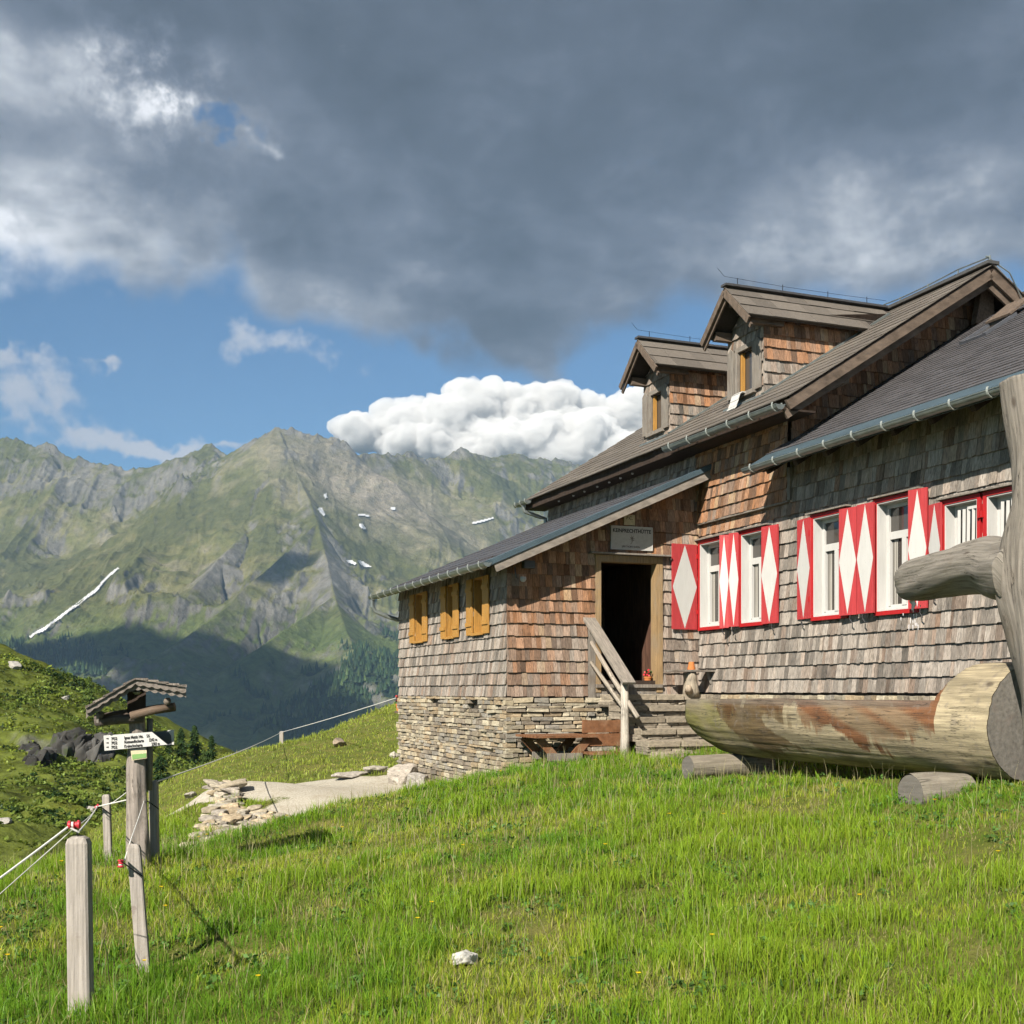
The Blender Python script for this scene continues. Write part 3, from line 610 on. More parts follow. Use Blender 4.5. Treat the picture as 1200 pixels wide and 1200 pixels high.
# the cloud whose shadow lies over the lower forest (it floats out of frame, up towards the sun)
def toward_sun(pt, z):
    k = (z - pt[2]) / SUN_TO.z; return np.array(pt) + np.array(SUN_TO) * k
sb = []
for (u, v, r) in ((20, 790, 110), (80, 775, 130), (150, 765, 140), (210, 765, 145), (270, 790, 140), (330, 815, 120), (380, 845, 100), (120, 830, 150), (250, 840, 150), (-60, 790, 160), (330, 860, 120), (-150, 800, 200), (320, 668, 40), (350, 660, 36)):
    q = ray_mountain(u, v)
    if q is not None: sb.append((toward_sun(q, 1450), (r, r, 70)))
sh = cloud_body('cloud', sb, cm2, res=(60, 36), disp=.8, seed=9, vox=9); tag(sh, 'grey cloud drifting over the valley side', kind='structure')

# air
def haze(x0, x1, y0, y1, z0, z1, dens, col):
    m = bpy.data.materials.new('haze_air'); m.use_nodes = True; t = m.node_tree; t.nodes.clear(); o = t.nodes.new('ShaderNodeOutputMaterial'); v = t.nodes.new('ShaderNodeVolumePrincipled')
    v.inputs['Density'].default_value = dens; v.inputs['Color'].default_value = (*col, 1); v.inputs['Anisotropy'].default_value = .2; t.links.new(v.outputs[0], o.inputs['Volume'])
    mb = MB(); mb.box(x0, x1, y0, y1, z0, z1); ob = mb.build('haze', m); tag(ob, 'thin blue mountain air', kind='stuff')
    ob['label'] = 'thin bluish haze filling the valley air'
zlo = float(mz.min()); zhi = float(mz.max())
haze(float(mx.min()) - 60, float(mx.max()) + 60, -60, 4060, zlo - 1, zhi + 20, 0.5 / 5600, (.46, .70, 1.0))

# ------------------------------------------------------------------ the hut (local axes: x along the long wall towards the viewer, y into the building)
hut = thing('mountain_hut', 'weathered shingle-clad mountain hut with red and white shutters and two dormers on a stone base', 'mountain hut', (C0[0], C0[1], 0), HROT)
P1 = -3.53; LX = -6.35          # annex: outer long wall plane and far end
def mapS(p, out=-1):            # wall plane y = p, runs along x, faces out*y
    return lambda a, z, n: (a, p + out * n, z)
def mapP(s_, out=1):            # wall plane x = s_, runs along y, faces out*x
    return lambda a, z, n: (s_ + out * n, a, z)
def weather(a, z, orange, rr):
    """colour of one shingle: 0 silver grey .. 1 fresh red-brown"""
    k = min(1, max(0, orange + rr.gauss(0, .11)))
    grey = np.array([.36, .318, .275]) * rr.uniform(.5, 1.3); brown = np.array([.36, .175, .085]) * rr.uniform(.38, 1.4)
    if rr.random() < .09: brown = np.array([.50, .33, .19])
    if rr.random() < .07: grey = grey * .55
    c = grey * (1 - k) + brown * k; return tuple(c)
def shingle(mb, mp, a0, a1, z0, z1, top, holes, orange, rowh=.205, wmin=.05, wmax=.135, seed=1, over=.05, lift=.042):
    rr = random.Random(seed); z = z0
    while z < z1 - .02:
        a = a0 + rr.uniform(-.08, 0); zt = z + rowh + over
        dz = rr.uniform(-.006, .006)
        while a < a1:
            w = rr.uniform(wmin, wmax) * (1 if rr.random() > .15 else .7); b = min(a + w, a1); aa = max(a, a0)
            if b - aa > .015:
                zb = z + dz + rr.uniform(-.007, .007); ta = min(zt, top(aa)); tb = min(zt, top(b))
                segs = [(aa, b, zb, ta, tb)]
                for (h0, h1, k0, k1) in holes:
                    ns = []
                    for (x0, x1, q0, ta_, tb_) in segs:
                        if x1 <= h0 or x0 >= h1 or max(ta_, tb_) <= k0 or q0 >= k1: ns.append((x0, x1, q0, ta_, tb_)); continue
                        if x0 < h0: ns.append((x0, h0, q0, ta_, tb_))
                        if x1 > h1: ns.append((h1, x1, q0, ta_, tb_))
                        m0, m1 = max(x0, h0), min(x1, h1)
                        if q0 < k0 - .02: ns.append((m0, m1, q0, min(ta_, k0), min(tb_, k0)))
                        elif max(ta_, tb_) > k1 + .02: ns.append((m0, m1, k1, ta_, tb_))
                    segs = ns
                col = weather(aa, z, orange(aa, z), rr); th = rr.uniform(.012, .02); lf = lift + rr.uniform(-.006, .010); g = .003
                for (x0, x1, q0, ta_, tb_) in segs:
                    if x1 - x0 < .012 or max(ta_, tb_) - q0 < .02: continue
                    ta_ = max(ta_, q0 + .004); tb_ = max(tb_, q0 + .004)
                    if x1 - x0 > 2.5 * g: x0 += g / 2 * rr.random(); x1 -= g
                    c = [mp(x0, q0, lf - th), mp(x1, q0, lf - th), mp(x1, q0, lf), mp(x0, q0, lf),
                         mp(x0, ta_, 0.001), mp(x1, tb_, 0.001), mp(x1, tb_, .008), mp(x0, ta_, .008)]
                    mb.hexa(c, col)
            a += w
        z += rowh
def plain_wall(mb, mp, a0, a1, z0, z1, holes, top=None, col=(.2, .17, .15)):
    As = sorted({a0, a1, *[h[0] for h in holes], *[h[1] for h in holes]}); As = [a for a in As if a0 <= a <= a1]
    Zs = sorted({z0, z1, *[h[2] for h in holes], *[h[3] for h in holes]}); Zs = [z for z in Zs if z0 <= z <= z1]
    for i in range(len(As) - 1):
        for j in range(len(Zs) - 1):
            ca, cz = (As[i] + As[i + 1]) / 2, (Zs[j] + Zs[j + 1]) / 2
            if any(h[0] < ca < h[1] and h[2] < cz < h[3] for h in holes): continue
            mb.add([mp(As[i], Zs[j], 0), mp(As[i + 1], Zs[j], 0), mp(As[i + 1], Zs[j + 1], 0), mp(As[i], Zs[j + 1], 0)], [(0, 1, 2, 3)], col)
    if top is not None:
        n = 12
        for i in range(n):
            x0 = a0 + (a1 - a0) * i / n; x1 = a0 + (a1 - a0) * (i + 1) / n
            if top(x0) > z1 or top(x1) > z1:
                mb.add([mp(x0, z1, 0), mp(x1, z1, 0), mp(x1, max(z1, top(x1)), 0), mp(x0, max(z1, top(x0)), 0)], [(0, 1, 2, 3)], col)
MAIN = lambda p: 4.25 + .635 * (p + .5)                 # main roof surface over depth p
RIDGE_P, RIDGE_Z = 3.2, 4.25 + .635 * 3.7
GS = 2.7                                                # plane of the main gable wall
EXT = lambda p: 3.42 + .62 * (p + .55)                  # front extension roof
LEAN = lambda p: 3.80 + .445 * p                        # lean-to roof of the annex

# openings on the long wall: outer frames (s0, s1, z0, z1)
def sw(u, p): return s_at(u, p)
WINS = [(.06, s_at(853, -.07), 1.03, 2.56), (s_at(866, -.07), s_at(899, -.07), 1.03, 2.56), (s_at(950, -.07), s_at(992, -.07), 1.02, 2.56), (s_at(1024, -.07), s_at(1076, -.07), 1.01, 2.57),
        (s_at(1103, -.07), s_at(1149, -.07), 1.25, 2.36), (s_at(1152, -.07), s_at(1203, -.07), 1.25, 2.36)]
wb = .055
inner = [(a + wb, b - wb, c + wb, d - wb) for a, b, c, d in WINS]
DOOR = (-1.89, -.856, .18, 2.15)
# --- facade
mb = MB(); plain_wall(mb, mapS(0), 0.0, 10.4, -.03, 3.3, inner); plain_wall(mb, mapS(0), -6.6, 0.0, 3.3, 3.95, []); plain_wall(mb, mapS(0), -6.6, GS, 3.95, 4.3, []); plain_wall(mb, mapS(0), 0.0, GS, 3.3, 3.95, [])
mb.build('wall_core', M['darkwood'], hut)
mb = MB()
def org_f(a, z):
    o = .04 + .14 * fbm1(a * .8, z * .8)
    if z > 2.55 and a < 2.9: o = .72 - .25 * max(0, a - 1.5)
    elif z > 2.0 and a < .9: o = .35
    return o
shingle(mb, mapS(0), 0.02, 10.4, -.02, 2.83, lambda a: 2.86, WINS, org_f, seed=3)
shingle(mb, mapS(0), GS + .02, 10.4, 2.83, 3.5, lambda a: 3.5, [], lambda a, z: .14, seed=4)
mb.build('long_wall_shingles', M['shingle'], hut)
mb = MB(); shingle(mb, mapS(-.05), 0.0, GS + .02, 2.86, 4.1, lambda a: 4.25, [], lambda a, z: .78 + .2 * fbm1(a, z), seed=5, rowh=.19)
shingle(mb, mapS(-.02), -6.6, 0.0, 3.72, 4.2, lambda a: 4.25, [], lambda a, z: .05, seed=6, rowh=.16)
mb.build('upper_wall_shingles', M['shingle'], hut)
mb = MB(); mb.box(.0, GS + .03, -.085, -.002, 2.835, 2.862); mb.box(GS - .0, GS + .09, -.075, .0, 2.862, 3.36); mb.build('corner_board', M['greyboard'], hut)
# --- end wall with the door
rake = lambda p: LEAN(p) - .10
mb = MB(); plain_wall(mb, mapP(0), P1, 0.0, -.1, 2.16, [DOOR], top=rake); mb.build('wall_core', M['darkwood'], hut)
dfr = (DOOR[0] - .10, DOOR[1] + .115, -.1, 2.27)
def org_d(p, z):
    o = .80 - .75 * max(0, (.75 - z)) * .8
    if z < 1.0: o = .55 + .5 * fbm1(p * 1.6 + 3, z * 1.6) - (1.0 - z) * .30
    if p > -.8 and z < 2.2: o = .22
    if z > 2.2 and p > -.7: o = .6
    return o
mb = MB(); shingle(mb, mapP(0), P1 - .02, -.01, -.09, 3.7, rake, [dfr, (-2.12, -1.99, -.1, 1.1)], org_d, seed=8, rowh=.198, wmin=.055, wmax=.14)
mb.build('end_wall_shingles', M['shingle'], hut)
mb = MB()
mb.box(.0, .05, DOOR[0] - .10, DOOR[0], -.02, DOOR[3]); mb.box(.0, .05, DOOR[1], DOOR[1] + .115, -.02, DOOR[3]); mb.box(.0, .052, DOOR[0] - .10, DOOR[1] + .115, DOOR[3], DOOR[3] + .11)
mb.box(-.16, 0, DOOR[0] - .02, DOOR[0], .12, DOOR[3]); mb.box(-.16, 0, DOOR[1], DOOR[1] + .02, .12, DOOR[3]); mb.box(-.16, 0, DOOR[0], DOOR[1], DOOR[3], DOOR[3] + .02); df = mb.build('door_frame', M['doorframe'], hut)
mb = MB(); mb.box(.0, .16, DOOR[0] - .22, DOOR[1] + .22, DOOR[3] + .118, DOOR[3] + .145); mb.build('door_cap', M['greyboard'], hut)
mb = MB(); mb.box(-.18, .09, DOOR[0] - .10, DOOR[1] + .10, .06, .115); mb.box(.0, .035, DOOR[0] - .10, DOOR[1] + .115, -.09, .058); mb.build('threshold', M['greyboard'], hut)
mb = MB(); x0, x1, y0, y1, z0, z1 = -2.6, -.16, DOOR[0] - .3, DOOR[1] + .3, .115, 2.3
mb.add([(x0, y0, z0), (x1, y0, z0), (x1, y1, z0), (x0, y1, z0), (x0, y0, z1), (x1, y0, z1), (x1, y1, z1), (x0, y1, z1)], [(0, 1, 2, 3), (4, 5, 6, 7), (0, 3, 7, 4), (0, 1, 5, 4), (3, 2, 6, 7)])
mb.box(x0 + .01, x0 + .05, y0 + .35, y1 - .45, z0, 2.1); mb.build('entrance_room', M['entrance'], hut)
mb = MB(); mb.beam((-.2, DOOR[0] - .0, 1.13), (-1.02, DOOR[0] + .28, 1.13), .04, 1.95); do = mb.build('door', M['entrance'], hut)
mb = MB(); pts = [(-.62 + .07 * math.cos(a), DOOR[0] + .185 + .02 * math.cos(a), 1.72 + .07 * math.sin(a)) for a in np.linspace(0, 2 * math.pi, 14)]; mb.tube(pts, .014, 6); mb.build('door_wreath', M['oldwood'], do)
mb = MB(); mb.box(0.0, .055, -2.115, -1.995, -.12, 1.12); mb.build('rail_board', M['greyboard'], hut)

# --- annex long wall with the yellow shutters
YW = []
for (ua_, ub_) in ((488, 496), (525.5, 532.0), (556.5, 566.5)):
    sa, sb_ = s_at(ua_, P1 - .03), s_at(ub_, P1 - .03); YW.append((sa, sb_, .83 if ua_ < 500 else (.86 if ua_ < 540 else .9), 1.93))
YW = [(a, b, 1.0, 1.92) for a, b, c, d in YW]
mb = MB(); plain_wall(mb, mapS(P1), LX, 0.0, -.1, 2.25, YW); mb.build('wall_core', M['darkwood'], hut)
mb = MB(); shingle(mb, mapS(P1), LX, .02, -.09, 2.1, lambda a: 2.12, [(a - .04, b + .04, c - .05, d + .03) for a, b, c, d in YW], lambda a, z: .06, seed=12, rowh=.198)
mb.build('annex_wall_shingles', M['shingle'], hut)
for (a, b, c, d) in YW:
    mb = MB(); y = P1; dp = .17
    mb.box(a - .04, a, y - .04, y + dp, c - .04, d + .03); mb.box(b, b + .04, y - .04, y + dp, c - .04, d + .03); mb.box(a, b, y - .035, y + dp, d, d + .03); mb.box(a - .07, b + .07, y - .09, y + dp, c - .045, c)
    wf = mb.build('annex_window', M['honey'], hut)
    mb = MB(); mb.box(a, b, y + dp - .02, y + dp, c, d); mb.build('pane', M['glass'], wf)
    mb = MB(); mb.box(a, a + .04, y + dp - .045, y + dp - .022, c, d); mb.box(b - .04, b, y + dp - .045, y + dp - .022, c, d); mb.box((a + b) / 2 - .02, (a + b) / 2 + .02, y + dp - .045, y + dp - .022, c, d); mb.build('sash', M['honey'], wf)
    for sd_ in (-1, 1):
        e = a - .045 if sd_ < 0 else b + .045; mb = MB(); wd = .30
        for k in range(3):
            q0 = e + sd_ * (wd * k / 3 + .003); q1 = e + sd_ * wd * (k + 1) / 3; mb.box(min(q0, q1), max(q0, q1), y - .075, y - .05, c - .03, d + .02)
        mb.box(min(e, e + sd_ * wd), max(e, e + sd_ * wd), y - .095, y - .0751, c + .12, c + .19); mb.box(min(e, e + sd_ * wd), max(e, e + sd_ * wd), y - .095, y - .0751, d - .2, d - .13)
        mb.build('annex_shutter', M['honey'], wf)

# --- stone plinth: dry courses of flat stones
def stone_wall(mb, mp, a0, a1, z0, z1, bottom=None, seed=1, hmin=.035, hmax=.10, lmin=.10, lmax=.42, holes=()):
    rr = random.Random(seed); z = z1
    while z > z0:
        h = rr.uniform(hmin, hmax); a = a0 - rr.uniform(0, .2)
        while a < a1:
            L = rr.uniform(lmin, lmax) * (1 if h > .05 else 1.1); b = min(a + L, a1 + .02); aa = max(a, a0 - .02)
            cz = z - h / 2; ca = (aa + b) / 2
            if b - aa > .05 and not any(q[0] < ca < q[1] and q[2] < cz < q[3] for q in holes):
                dp = rr.uniform(.10, .20); out = rr.uniform(-.02, .035)
                base = rr.choice([(.40, .35, .26), (.34, .31, .26), (.46, .39, .27), (.31, .26, .19), (.52, .46, .34), (.40, .31, .20), (.26, .22, .17)]); k = rr.uniform(.75, 1.2)
                t = MB(); hh = h * rr.uniform(.82, .98) ; t.rock((0, 0, 0), (b - aa - .012, dp, hh), 0, (1, 1, 1), jit=.14, rr=rr, cham=.16)
                tl = rr.gauss(0, .03)
                t.v = [mp(ca + x, cz + zz + x * tl, out + y - dp / 2 + .05) for x, y, zz in t.v]
                mb.add(t.v, t.f, tuple(min(1, q * k) for q in base))
                if rr.random() < .3:
                    pass
            a += L
        z -= h
mb = MB(); vents = [(s_at(508, P1), s_at(516, P1), -.30, -.16), (s_at(553, P1), s_at(564, P1), -.30, -.16)]
stone_wall(mb, mapS(P1), LX, .04, -2.3, -.10, seed=21, holes=vents); stone_wall(mb, mapP(0), P1 - .03, -1.5, -1.9, -.10, seed=22)
stone_wall(mb, mapP(LX, -1), P1, -.5, -2.4, -.10, seed=24)
stone_wall(mb, mapS(0), .0, 10.4, -1.1, -.055, seed=23, hmin=.03, hmax=.08, lmin=.07, lmax=.25)
mb.build('stone_plinth', M['stone'], hut)
mb = MB(); plain_wall(mb, mapS(P1 + .04), LX, 0.0, -2.4, -.08, []); plain_wall(mb, mapP(-.04), P1 + .04, -.1, -2.4, -.08, []); plain_wall(mb, mapS(.03), 0, 10.4, -1.4, -.03, []); mb.build('plinth_core', M['mortar'], hut)

# --- red framed windows with white casements and diamond shutters
def shutter_mesh(H, B, z0, z1, th=.028):
    """H hinge (x, y) and B free edge (x, y) of a shutter; returns board + diamond"""
    H = Vector((H[0], H[1], 0)); B = Vector((B[0], B[1], 0)); d = (B - H); n = Vector((d.y, -d.x, 0)).normalized()
    cm_ = Vector((-(C0[0] * S2[0] + C0[1] * S2[1]), -(C0[0] * P2[0] + C0[1] * P2[1]), 0))
    if n.dot(cm_ - (H + B) / 2) < 0: n = -n
    q = lambda k, z, o: tuple(H + d * k + n * o + Vector((0, 0, z)))
    mb = MB(); nb = 3
    for i in range(nb):
        a, b = i / nb + .006, (i + 1) / nb - .002
        mb.hexa([q(a, z0, -th), q(b, z0, -th), q(b, z0, 0), q(a, z0, 0), q(a, z1, -th), q(b, z1, -th), q(b, z1, 0), q(a, z1, 0)])
    for zz in (z0 + .18, z1 - .28):
        mb.hexa([q(.05, zz, -th - .02), q(.95, zz, -th - .02), q(.95, zz, -th - .001), q(.05, zz, -th - .001), q(.05, zz + .08, -th - .02), q(.95, zz + .08, -th - .02), q(.95, zz + .08, -th - .001), q(.05, zz + .08, -th - .001)])
    dm = MB(); zm = (z0 + z1) / 2; e = .002
    for o_, o2 in ((e, 0),):
        pts = [(.5, z0 + .015), (.985, zm), (.5, z1 - .015), (.015, zm)]
        dm.add([q(k, z, o_) for k, z in pts] + [q(k, z, o_ - .0015) for k, z in pts], [(0, 1, 2, 3), (7, 6, 5, 4), (0, 4, 5, 1), (1, 5, 6, 2), (2, 6, 7, 3), (3, 7, 4, 0)])
    return mb, dm
def hut_window(w, tilted=False):
    a, b, c, d = w; y = 0
    mb = MB(); o = -.075
    mb.box(a, a + wb, o, .02, c, d); mb.box(b - wb, b, o, .02, c, d); mb.box(a + wb, b - wb, o, .02, d - wb, d); mb.box(a + wb, b - wb, o, .02, c, c + wb)
    wf = mb.build('window', M['red'], hut)
    ia, ib, ic, id_ = a + wb, b - wb, c + wb, d - wb; dp = .13
    mb = MB(); t = .018
    mb.box(ia, ia + t, o + .012, dp, ic, id_); mb.box(ib - t, ib, o + .012, dp, ic, id_); mb.box(ia + t, ib - t, o + .012, dp, id_ - t, id_); mb.box(ia + t, ib - t, o + .012, dp, ic, ic + t)
    mb.build('reveal', M['white'], wf)
    ja, jb, jc, jd = ia + t, ib - t, ic + t, id_ - t; fw = .055; yd = dp - .05
    mb = MB(); mb.box(ja, ja + fw, yd, dp, jc, jd); mb.box(jb - fw, jb, yd, dp, jc, jd); mb.box(ja + fw, jb - fw, yd, dp, jd - fw, jd); mb.box(ja + fw, jb - fw, yd, dp, jc, jc + fw * 1.3)
    if not tilted:
        zt = jc + (jd - jc) * .70; mb.box(ja + fw, jb - fw, yd - .012, dp, zt - .05, zt + .05); mid = (ja + jb) / 2; mb.box(mid - .042, mid + .042, yd - .012, dp, jc + fw, zt - .05)
        mb.box(ja + fw, ja + fw + .035, yd - .012, dp, jc + fw, zt - .05); mb.box(jb - fw - .035, jb - fw, yd - .012, dp, jc + fw, zt - .05)
    mb.build('casement', M['white'], wf)
    mb = MB(); mb.box(ja + fw, jb - fw, dp - .02, dp - .012, jc + fw, jd - fw); mb.build('pane', M['glass'], wf)
    if not tilted:
        mb = MB(); n = 14
        for (q0, q1) in ((ja + fw + .04, ja + fw + .16), (jb - fw - .16, jb - fw - .04)):
            for i in range(n):
                k0, k1 = q0 + (q1 - q0) * i / n, q0 + (q1 - q0) * (i + 1) / n
                y0_, y1_ = dp + .02 + .012 * math.sin(i * 1.7), dp + .02 + .012 * math.sin((i + 1) * 1.7)
                mb.add([(k0, y0_ - .036, jc + fw), (k1, y1_ - .036, jc + fw), (k1, y1_ - .036, zt - .05), (k0, y0_ - .036, zt - .05)], [(0, 1, 2, 3)])
        mb.build('curtain', M['curtain'], wf)
    else:      # casement tipped inwards at the top, leaning in the opening
        for k in (0.0, .16, .3):
            mb = MB(); x = ja + fw + .02 + k * (jb - ja); zt = jd - .07
            mb.beam((x, yd - .01, jc + .07), (x + .10, yd - .09, zt), .035, .035); mb.beam((x + .16, yd - .01, jc + .07), (x + .26, yd - .09, zt), .035, .035); mb.beam((x, yd - .01, jc + .09), (x + .16, yd - .01, jc + .09), .035, .035)
            if k == .3: mb.beam((x + .10, yd - .09, zt), (x + .26, yd - .09, zt), .035, .035)
            mb.build('tilted_sash', M['white'], wf)
    mb = MB(); mb.box(a - .06, b + .06, -.13, -.032, d + .006, d + .028); mb.build('window_cap', M['greyboard'], wf)
    for zz in (c + .28, d - .30):
        for xx in (a - .012, b - .02): mb = MB(); mb.box(xx, xx + .03, o - .03, o - .001, zz, zz + .08); mb.build('hinge', M['red'], wf)
    return wf
wobj = [hut_window(w, tilted=(i >= 4)) for i, w in enumerate(WINS)]
SH = [  # window index, hinge (u, p), free edge (u, p), z0, z1
    (0, (.05, -.08), None, 1.05, 2.50), (0, (854, -.13), (843, -.24), 1.03, 2.54), (1, (865.5, -.10), (854, -.17), 1.04, 2.55), (1, (892, -.13), (911, -.09), 1.04, 2.54),
    (2, (949, -.10), (934, -.06), 1.06, 2.53), (2, (983, -.15), (1003.5, -.11), 1.05, 2.53), (3, (1023.5, -.14), (1004, -.16), 1.05, 2.53), (3, (1064, -.15), (1086, -.10), 1.05, 2.57),
    (4, (1102, -.12), (1088, -.08), 1.25, 2.34), (5, (1199, -.15), (1222, -.10), 1.25, 2.34)]
for (i, h, f_, z0, z1) in SH:
    if f_ is None: Hh_ = (.06, -.085); Ff = (.10, -.085 - .50)
    else: Hh_ = (s_at(h[0], h[1]), h[1]); Ff = (s_at(f_[0], f_[1]), f_[1])
    a_, b_ = shutter_mesh(Hh_, Ff, z0, z1); so_ = a_.build('shutter', M['redpale'], hut); b_.build('white_diamond', M['white'], so_)
    mb = MB(); q = (Vector((*Hh_, z0)) * .35 + Vector((*Ff, z0)) * .65); mb.tube([q + Vector((0, .0, -.01)), q + Vector((.02, -.02, -.06)), q + Vector((.05, 0, -.12))], .008, 6); mb.build('shutter_catch', M['iron'], so_)

# --- roofs
def roof_rows(mb, pt, a0, a1, b0, b1, row, tile, th, colf, seed=1, amin=None, amax=None, wob=.006):
    rr = random.Random(seed); b = b0; n = 0
    while b < b1 - .01:
        bt = min(b + row * 1.12, b1); lo = a0 if amin is None else amin(b); hi = a1 if amax is None else amax(b); a = lo - rr.uniform(0, tile * .8)
        while a < hi:
            w = tile * rr.uniform(.75, 1.25); x0, x1 = max(a, lo), min(a + w - .004, hi)
            if x1 - x0 > .02:
                q = rr.uniform(-wob, wob); bb = b + q * 1.5; t = th + rr.uniform(-.2, .25) * th
                mb.hexa([pt(x0, bb, 0), pt(x1, bb, 0), pt(x1, bb, t), pt(x0, bb, t), pt(x0, bt, -.004), pt(x1, bt, -.004), pt(x1, bt, .004), pt(x0, bt, .004)], colf(x0, b, rr))
            a += w
        b += row
def slab(mb, pt, a0, a1, b0, b1, n0, n1): mb.hexa([pt(a0, b0, n0), pt(a1, b0, n0), pt(a1, b1, n0), pt(a0, b1, n0), pt(a0, b0, n1), pt(a1, b0, n1), pt(a1, b1, n1), pt(a0, b1, n1)])
def plane_pt(zf, slope):
    L = math.hypot(1, slope); ny, nz = -slope / L, 1 / L
    return lambda a, b, n: (a, b + ny * n, zf(b) + nz * n)
brn = lambda x, b, rr: tuple(np.array([.150, .130, .110]) * rr.uniform(.82, 1.18))
slt = lambda x, b, rr: tuple(np.array([.095, .090, .094]) * rr.uniform(.85, 1.15))
mpt = plane_pt(MAIN, .635); SM0, SM1 = -6.95, 3.38
mb = MB(); slab(mb, mpt, SM0, SM1, -.5, RIDGE_P, -.09, -.012)
rear = lambda p: MAIN(2 * RIDGE_P - p); rpt = plane_pt(rear, -.635)
slab(mb, rpt, SM0, SM1, RIDGE_P, 2 * RIDGE_P + .5, -.09, -.012)
mb.build('roof_deck', M['darkwood'], hut)
mb = MB(); roof_rows(mb, mpt, SM0 - .03, SM1 + .03, -.56, RIDGE_P, .24, .55, .016, brn, 31); roof_rows(mb, rpt, SM0, SM1 + .03, RIDGE_P, 2 * RIDGE_P + .5, .3, .42, .024, brn, 32)
mb.beam((SM0, RIDGE_P, RIDGE_Z + .03), (SM1 + .05, RIDGE_P, RIDGE_Z + .03), .22, .05, col=(.08, .08, .08)); roof = mb.build('main_roof', M['roofshingle'], hut)
mb = MB()
for sgn, p0 in ((1, -.5), (-1, 2 * RIDGE_P + .5)):
    zf = MAIN if sgn > 0 else rear; A_ = (SM1 - .02, p0, zf(p0) - .13); B_ = (SM1 - .02, RIDGE_P, RIDGE_Z - .13)
    mb.beam(A_, B_, .045, .15, col=(1, 1, 1)); mb.beam((A_[0] - .06, A_[1], A_[2] - .13), (B_[0] - .06, B_[1], B_[2] - .13), .04, .13)
mb.build('bargeboard', M['vergewood'], hut)
mb = MB()
for p_ in (.55,): mb.box(GS, SM1 - .12, p_ - .09, p_ + .09, MAIN(p_) - .36, MAIN(p_) - .14)
mb.build('purlin', M['greyboard'], hut)
mb = MB(); q0, q1 = p_at(1141, 3.0), p_at(1163, 3.0); za, zb_ = z_at(3.0, q0, 380), z_at(3.0, q0, 338); mb.hexa([(2.93, q0, za), (3.05, q0, za), (3.05, q1, za), (2.93, q1, za), (2.93, q0 + .12, zb_), (3.05, q0 + .12, zb_), (3.05, q1 - .02, zb_), (2.93, q1 - .02, zb_)]); mb.build('ridge_beam_board', M['oldwood'], hut)
mb = MB(); mb.box(SM0 + .05, SM1 - .05, -.42, -.0, MAIN(-.5) - .20, MAIN(-.5) - .17); mb.box(SM0 + .05, SM1 - .08, -.47, -.43, MAIN(-.5) - .20, MAIN(-.5) - .05); mb.build('soffit', M['darkwood'], hut)
for i, u in enumerate((655, 672, 685, 700, 714, 727, 741)):
    s_ = s_at(u, -.32); o = MB(); o.tube([(s_, -.32, 4.055), (s_, -.32, 4.035), (s_, -.32, 4.02)], [.02, .028, .012], 8); o.build('rafter_bolt', M['white'], hut)
# gable wall above the extension roof
gt = lambda p: min(MAIN(p), rear(p)) - .10
mb = MB(); shingle(mb, mapP(GS), 0, 6.4, 3.3, 6.6, gt, [], lambda a, z: .62 + .3 * fbm1(a, z), seed=41)
mb.build('gable_shingles', M['shingle'], hut)
mb = MB(); plain_wall(mb, mapP(GS), 0, RIDGE_P, 3.0, 4.2, [], top=gt); plain_wall(mb, mapP(GS), RIDGE_P, 6.4, 3.0, 4.2, [], top=gt); plain_wall(mb, mapP(-6.6, -1), 0, 3.2, 0, 4.2, [], top=gt); plain_wall(mb, mapP(-6.6, -1), 3.2, 6.4, 0, 4.2, [], top=gt)
plain_wall(mb, mapS(6.4, 1), -6.6, GS, -1, 4.1, []); mb.build('wall_core', M['darkwood'], hut)
mb = MB(); shingle(mb, mapP(-6.6, -1), 0, 6.4, 0, 6.6, gt, [], lambda a, z: .1, seed=42, rowh=.22); mb.build('far_gable_shingles', M['shingle'], hut)
# gutters
def gutter(A_, B_, r=.07, step=.62, name='gutter', parent=hut, ends=True):
    A_ = Vector(A_); B_ = Vector(B_); d = (B_ - A_); L = d.length; d.normalize(); sd_ = Vector((-d.y, d.x, 0)).normalized(); up = Vector((0, 0, 1))
    mb = MB(); n = 10; ring = []
    for q in (A_, B_):
        for rr_, rev in ((r, 0), (r - .006, 1)):
            for i in range(n + 1):
                a = math.pi * (i / n); a = math.pi - a if rev else a; ring.append(q + sd_ * math.cos(a) * rr_ - up * math.sin(a) * rr_)
    m = 2 * (n + 1); fs = [(i, (i + 1) % m, m + (i + 1) % m, m + i) for i in range(m)]
    if ends: fs += [tuple(range(m))[::-1][:n + 1], tuple(range(m, m + n + 1))]
    mb.add(ring, fs); g = mb.build(name, M['zinc'], parent)
    mb = MB(); mb.tube([A_ + sd_ * r, B_ + sd_ * r], .009, 6); mb.tube([A_ - sd_ * r, B_ - sd_ * r], .009, 6); mb.build('gutter_bead', M['zinc'], g)
    k = step * .4; i = 0
    while k < L:
        c = A_ + d * k; mb = MB(); pts = [c + sd_ * math.cos(a) * (r + .012) - up * math.sin(a) * (r + .012) for a in np.linspace(-.5, math.pi + .5, 12)]
        for p0, p1 in zip(pts[:-1], pts[1:]): mb.beam(p0, p1, .028, .007, up=(p0 + p1) / 2 - c)
        mb.build('gutter_bracket', M['zinclight'], g); k += step
    return g
gutter((s_at(781, -.6), -.62, 4.14), (SM1 - .02, -.62, 4.12), r=.075); gutter((-7.15, -.6, 4.20), (-6.4, -.6, 4.20), r=.07, step=.3)
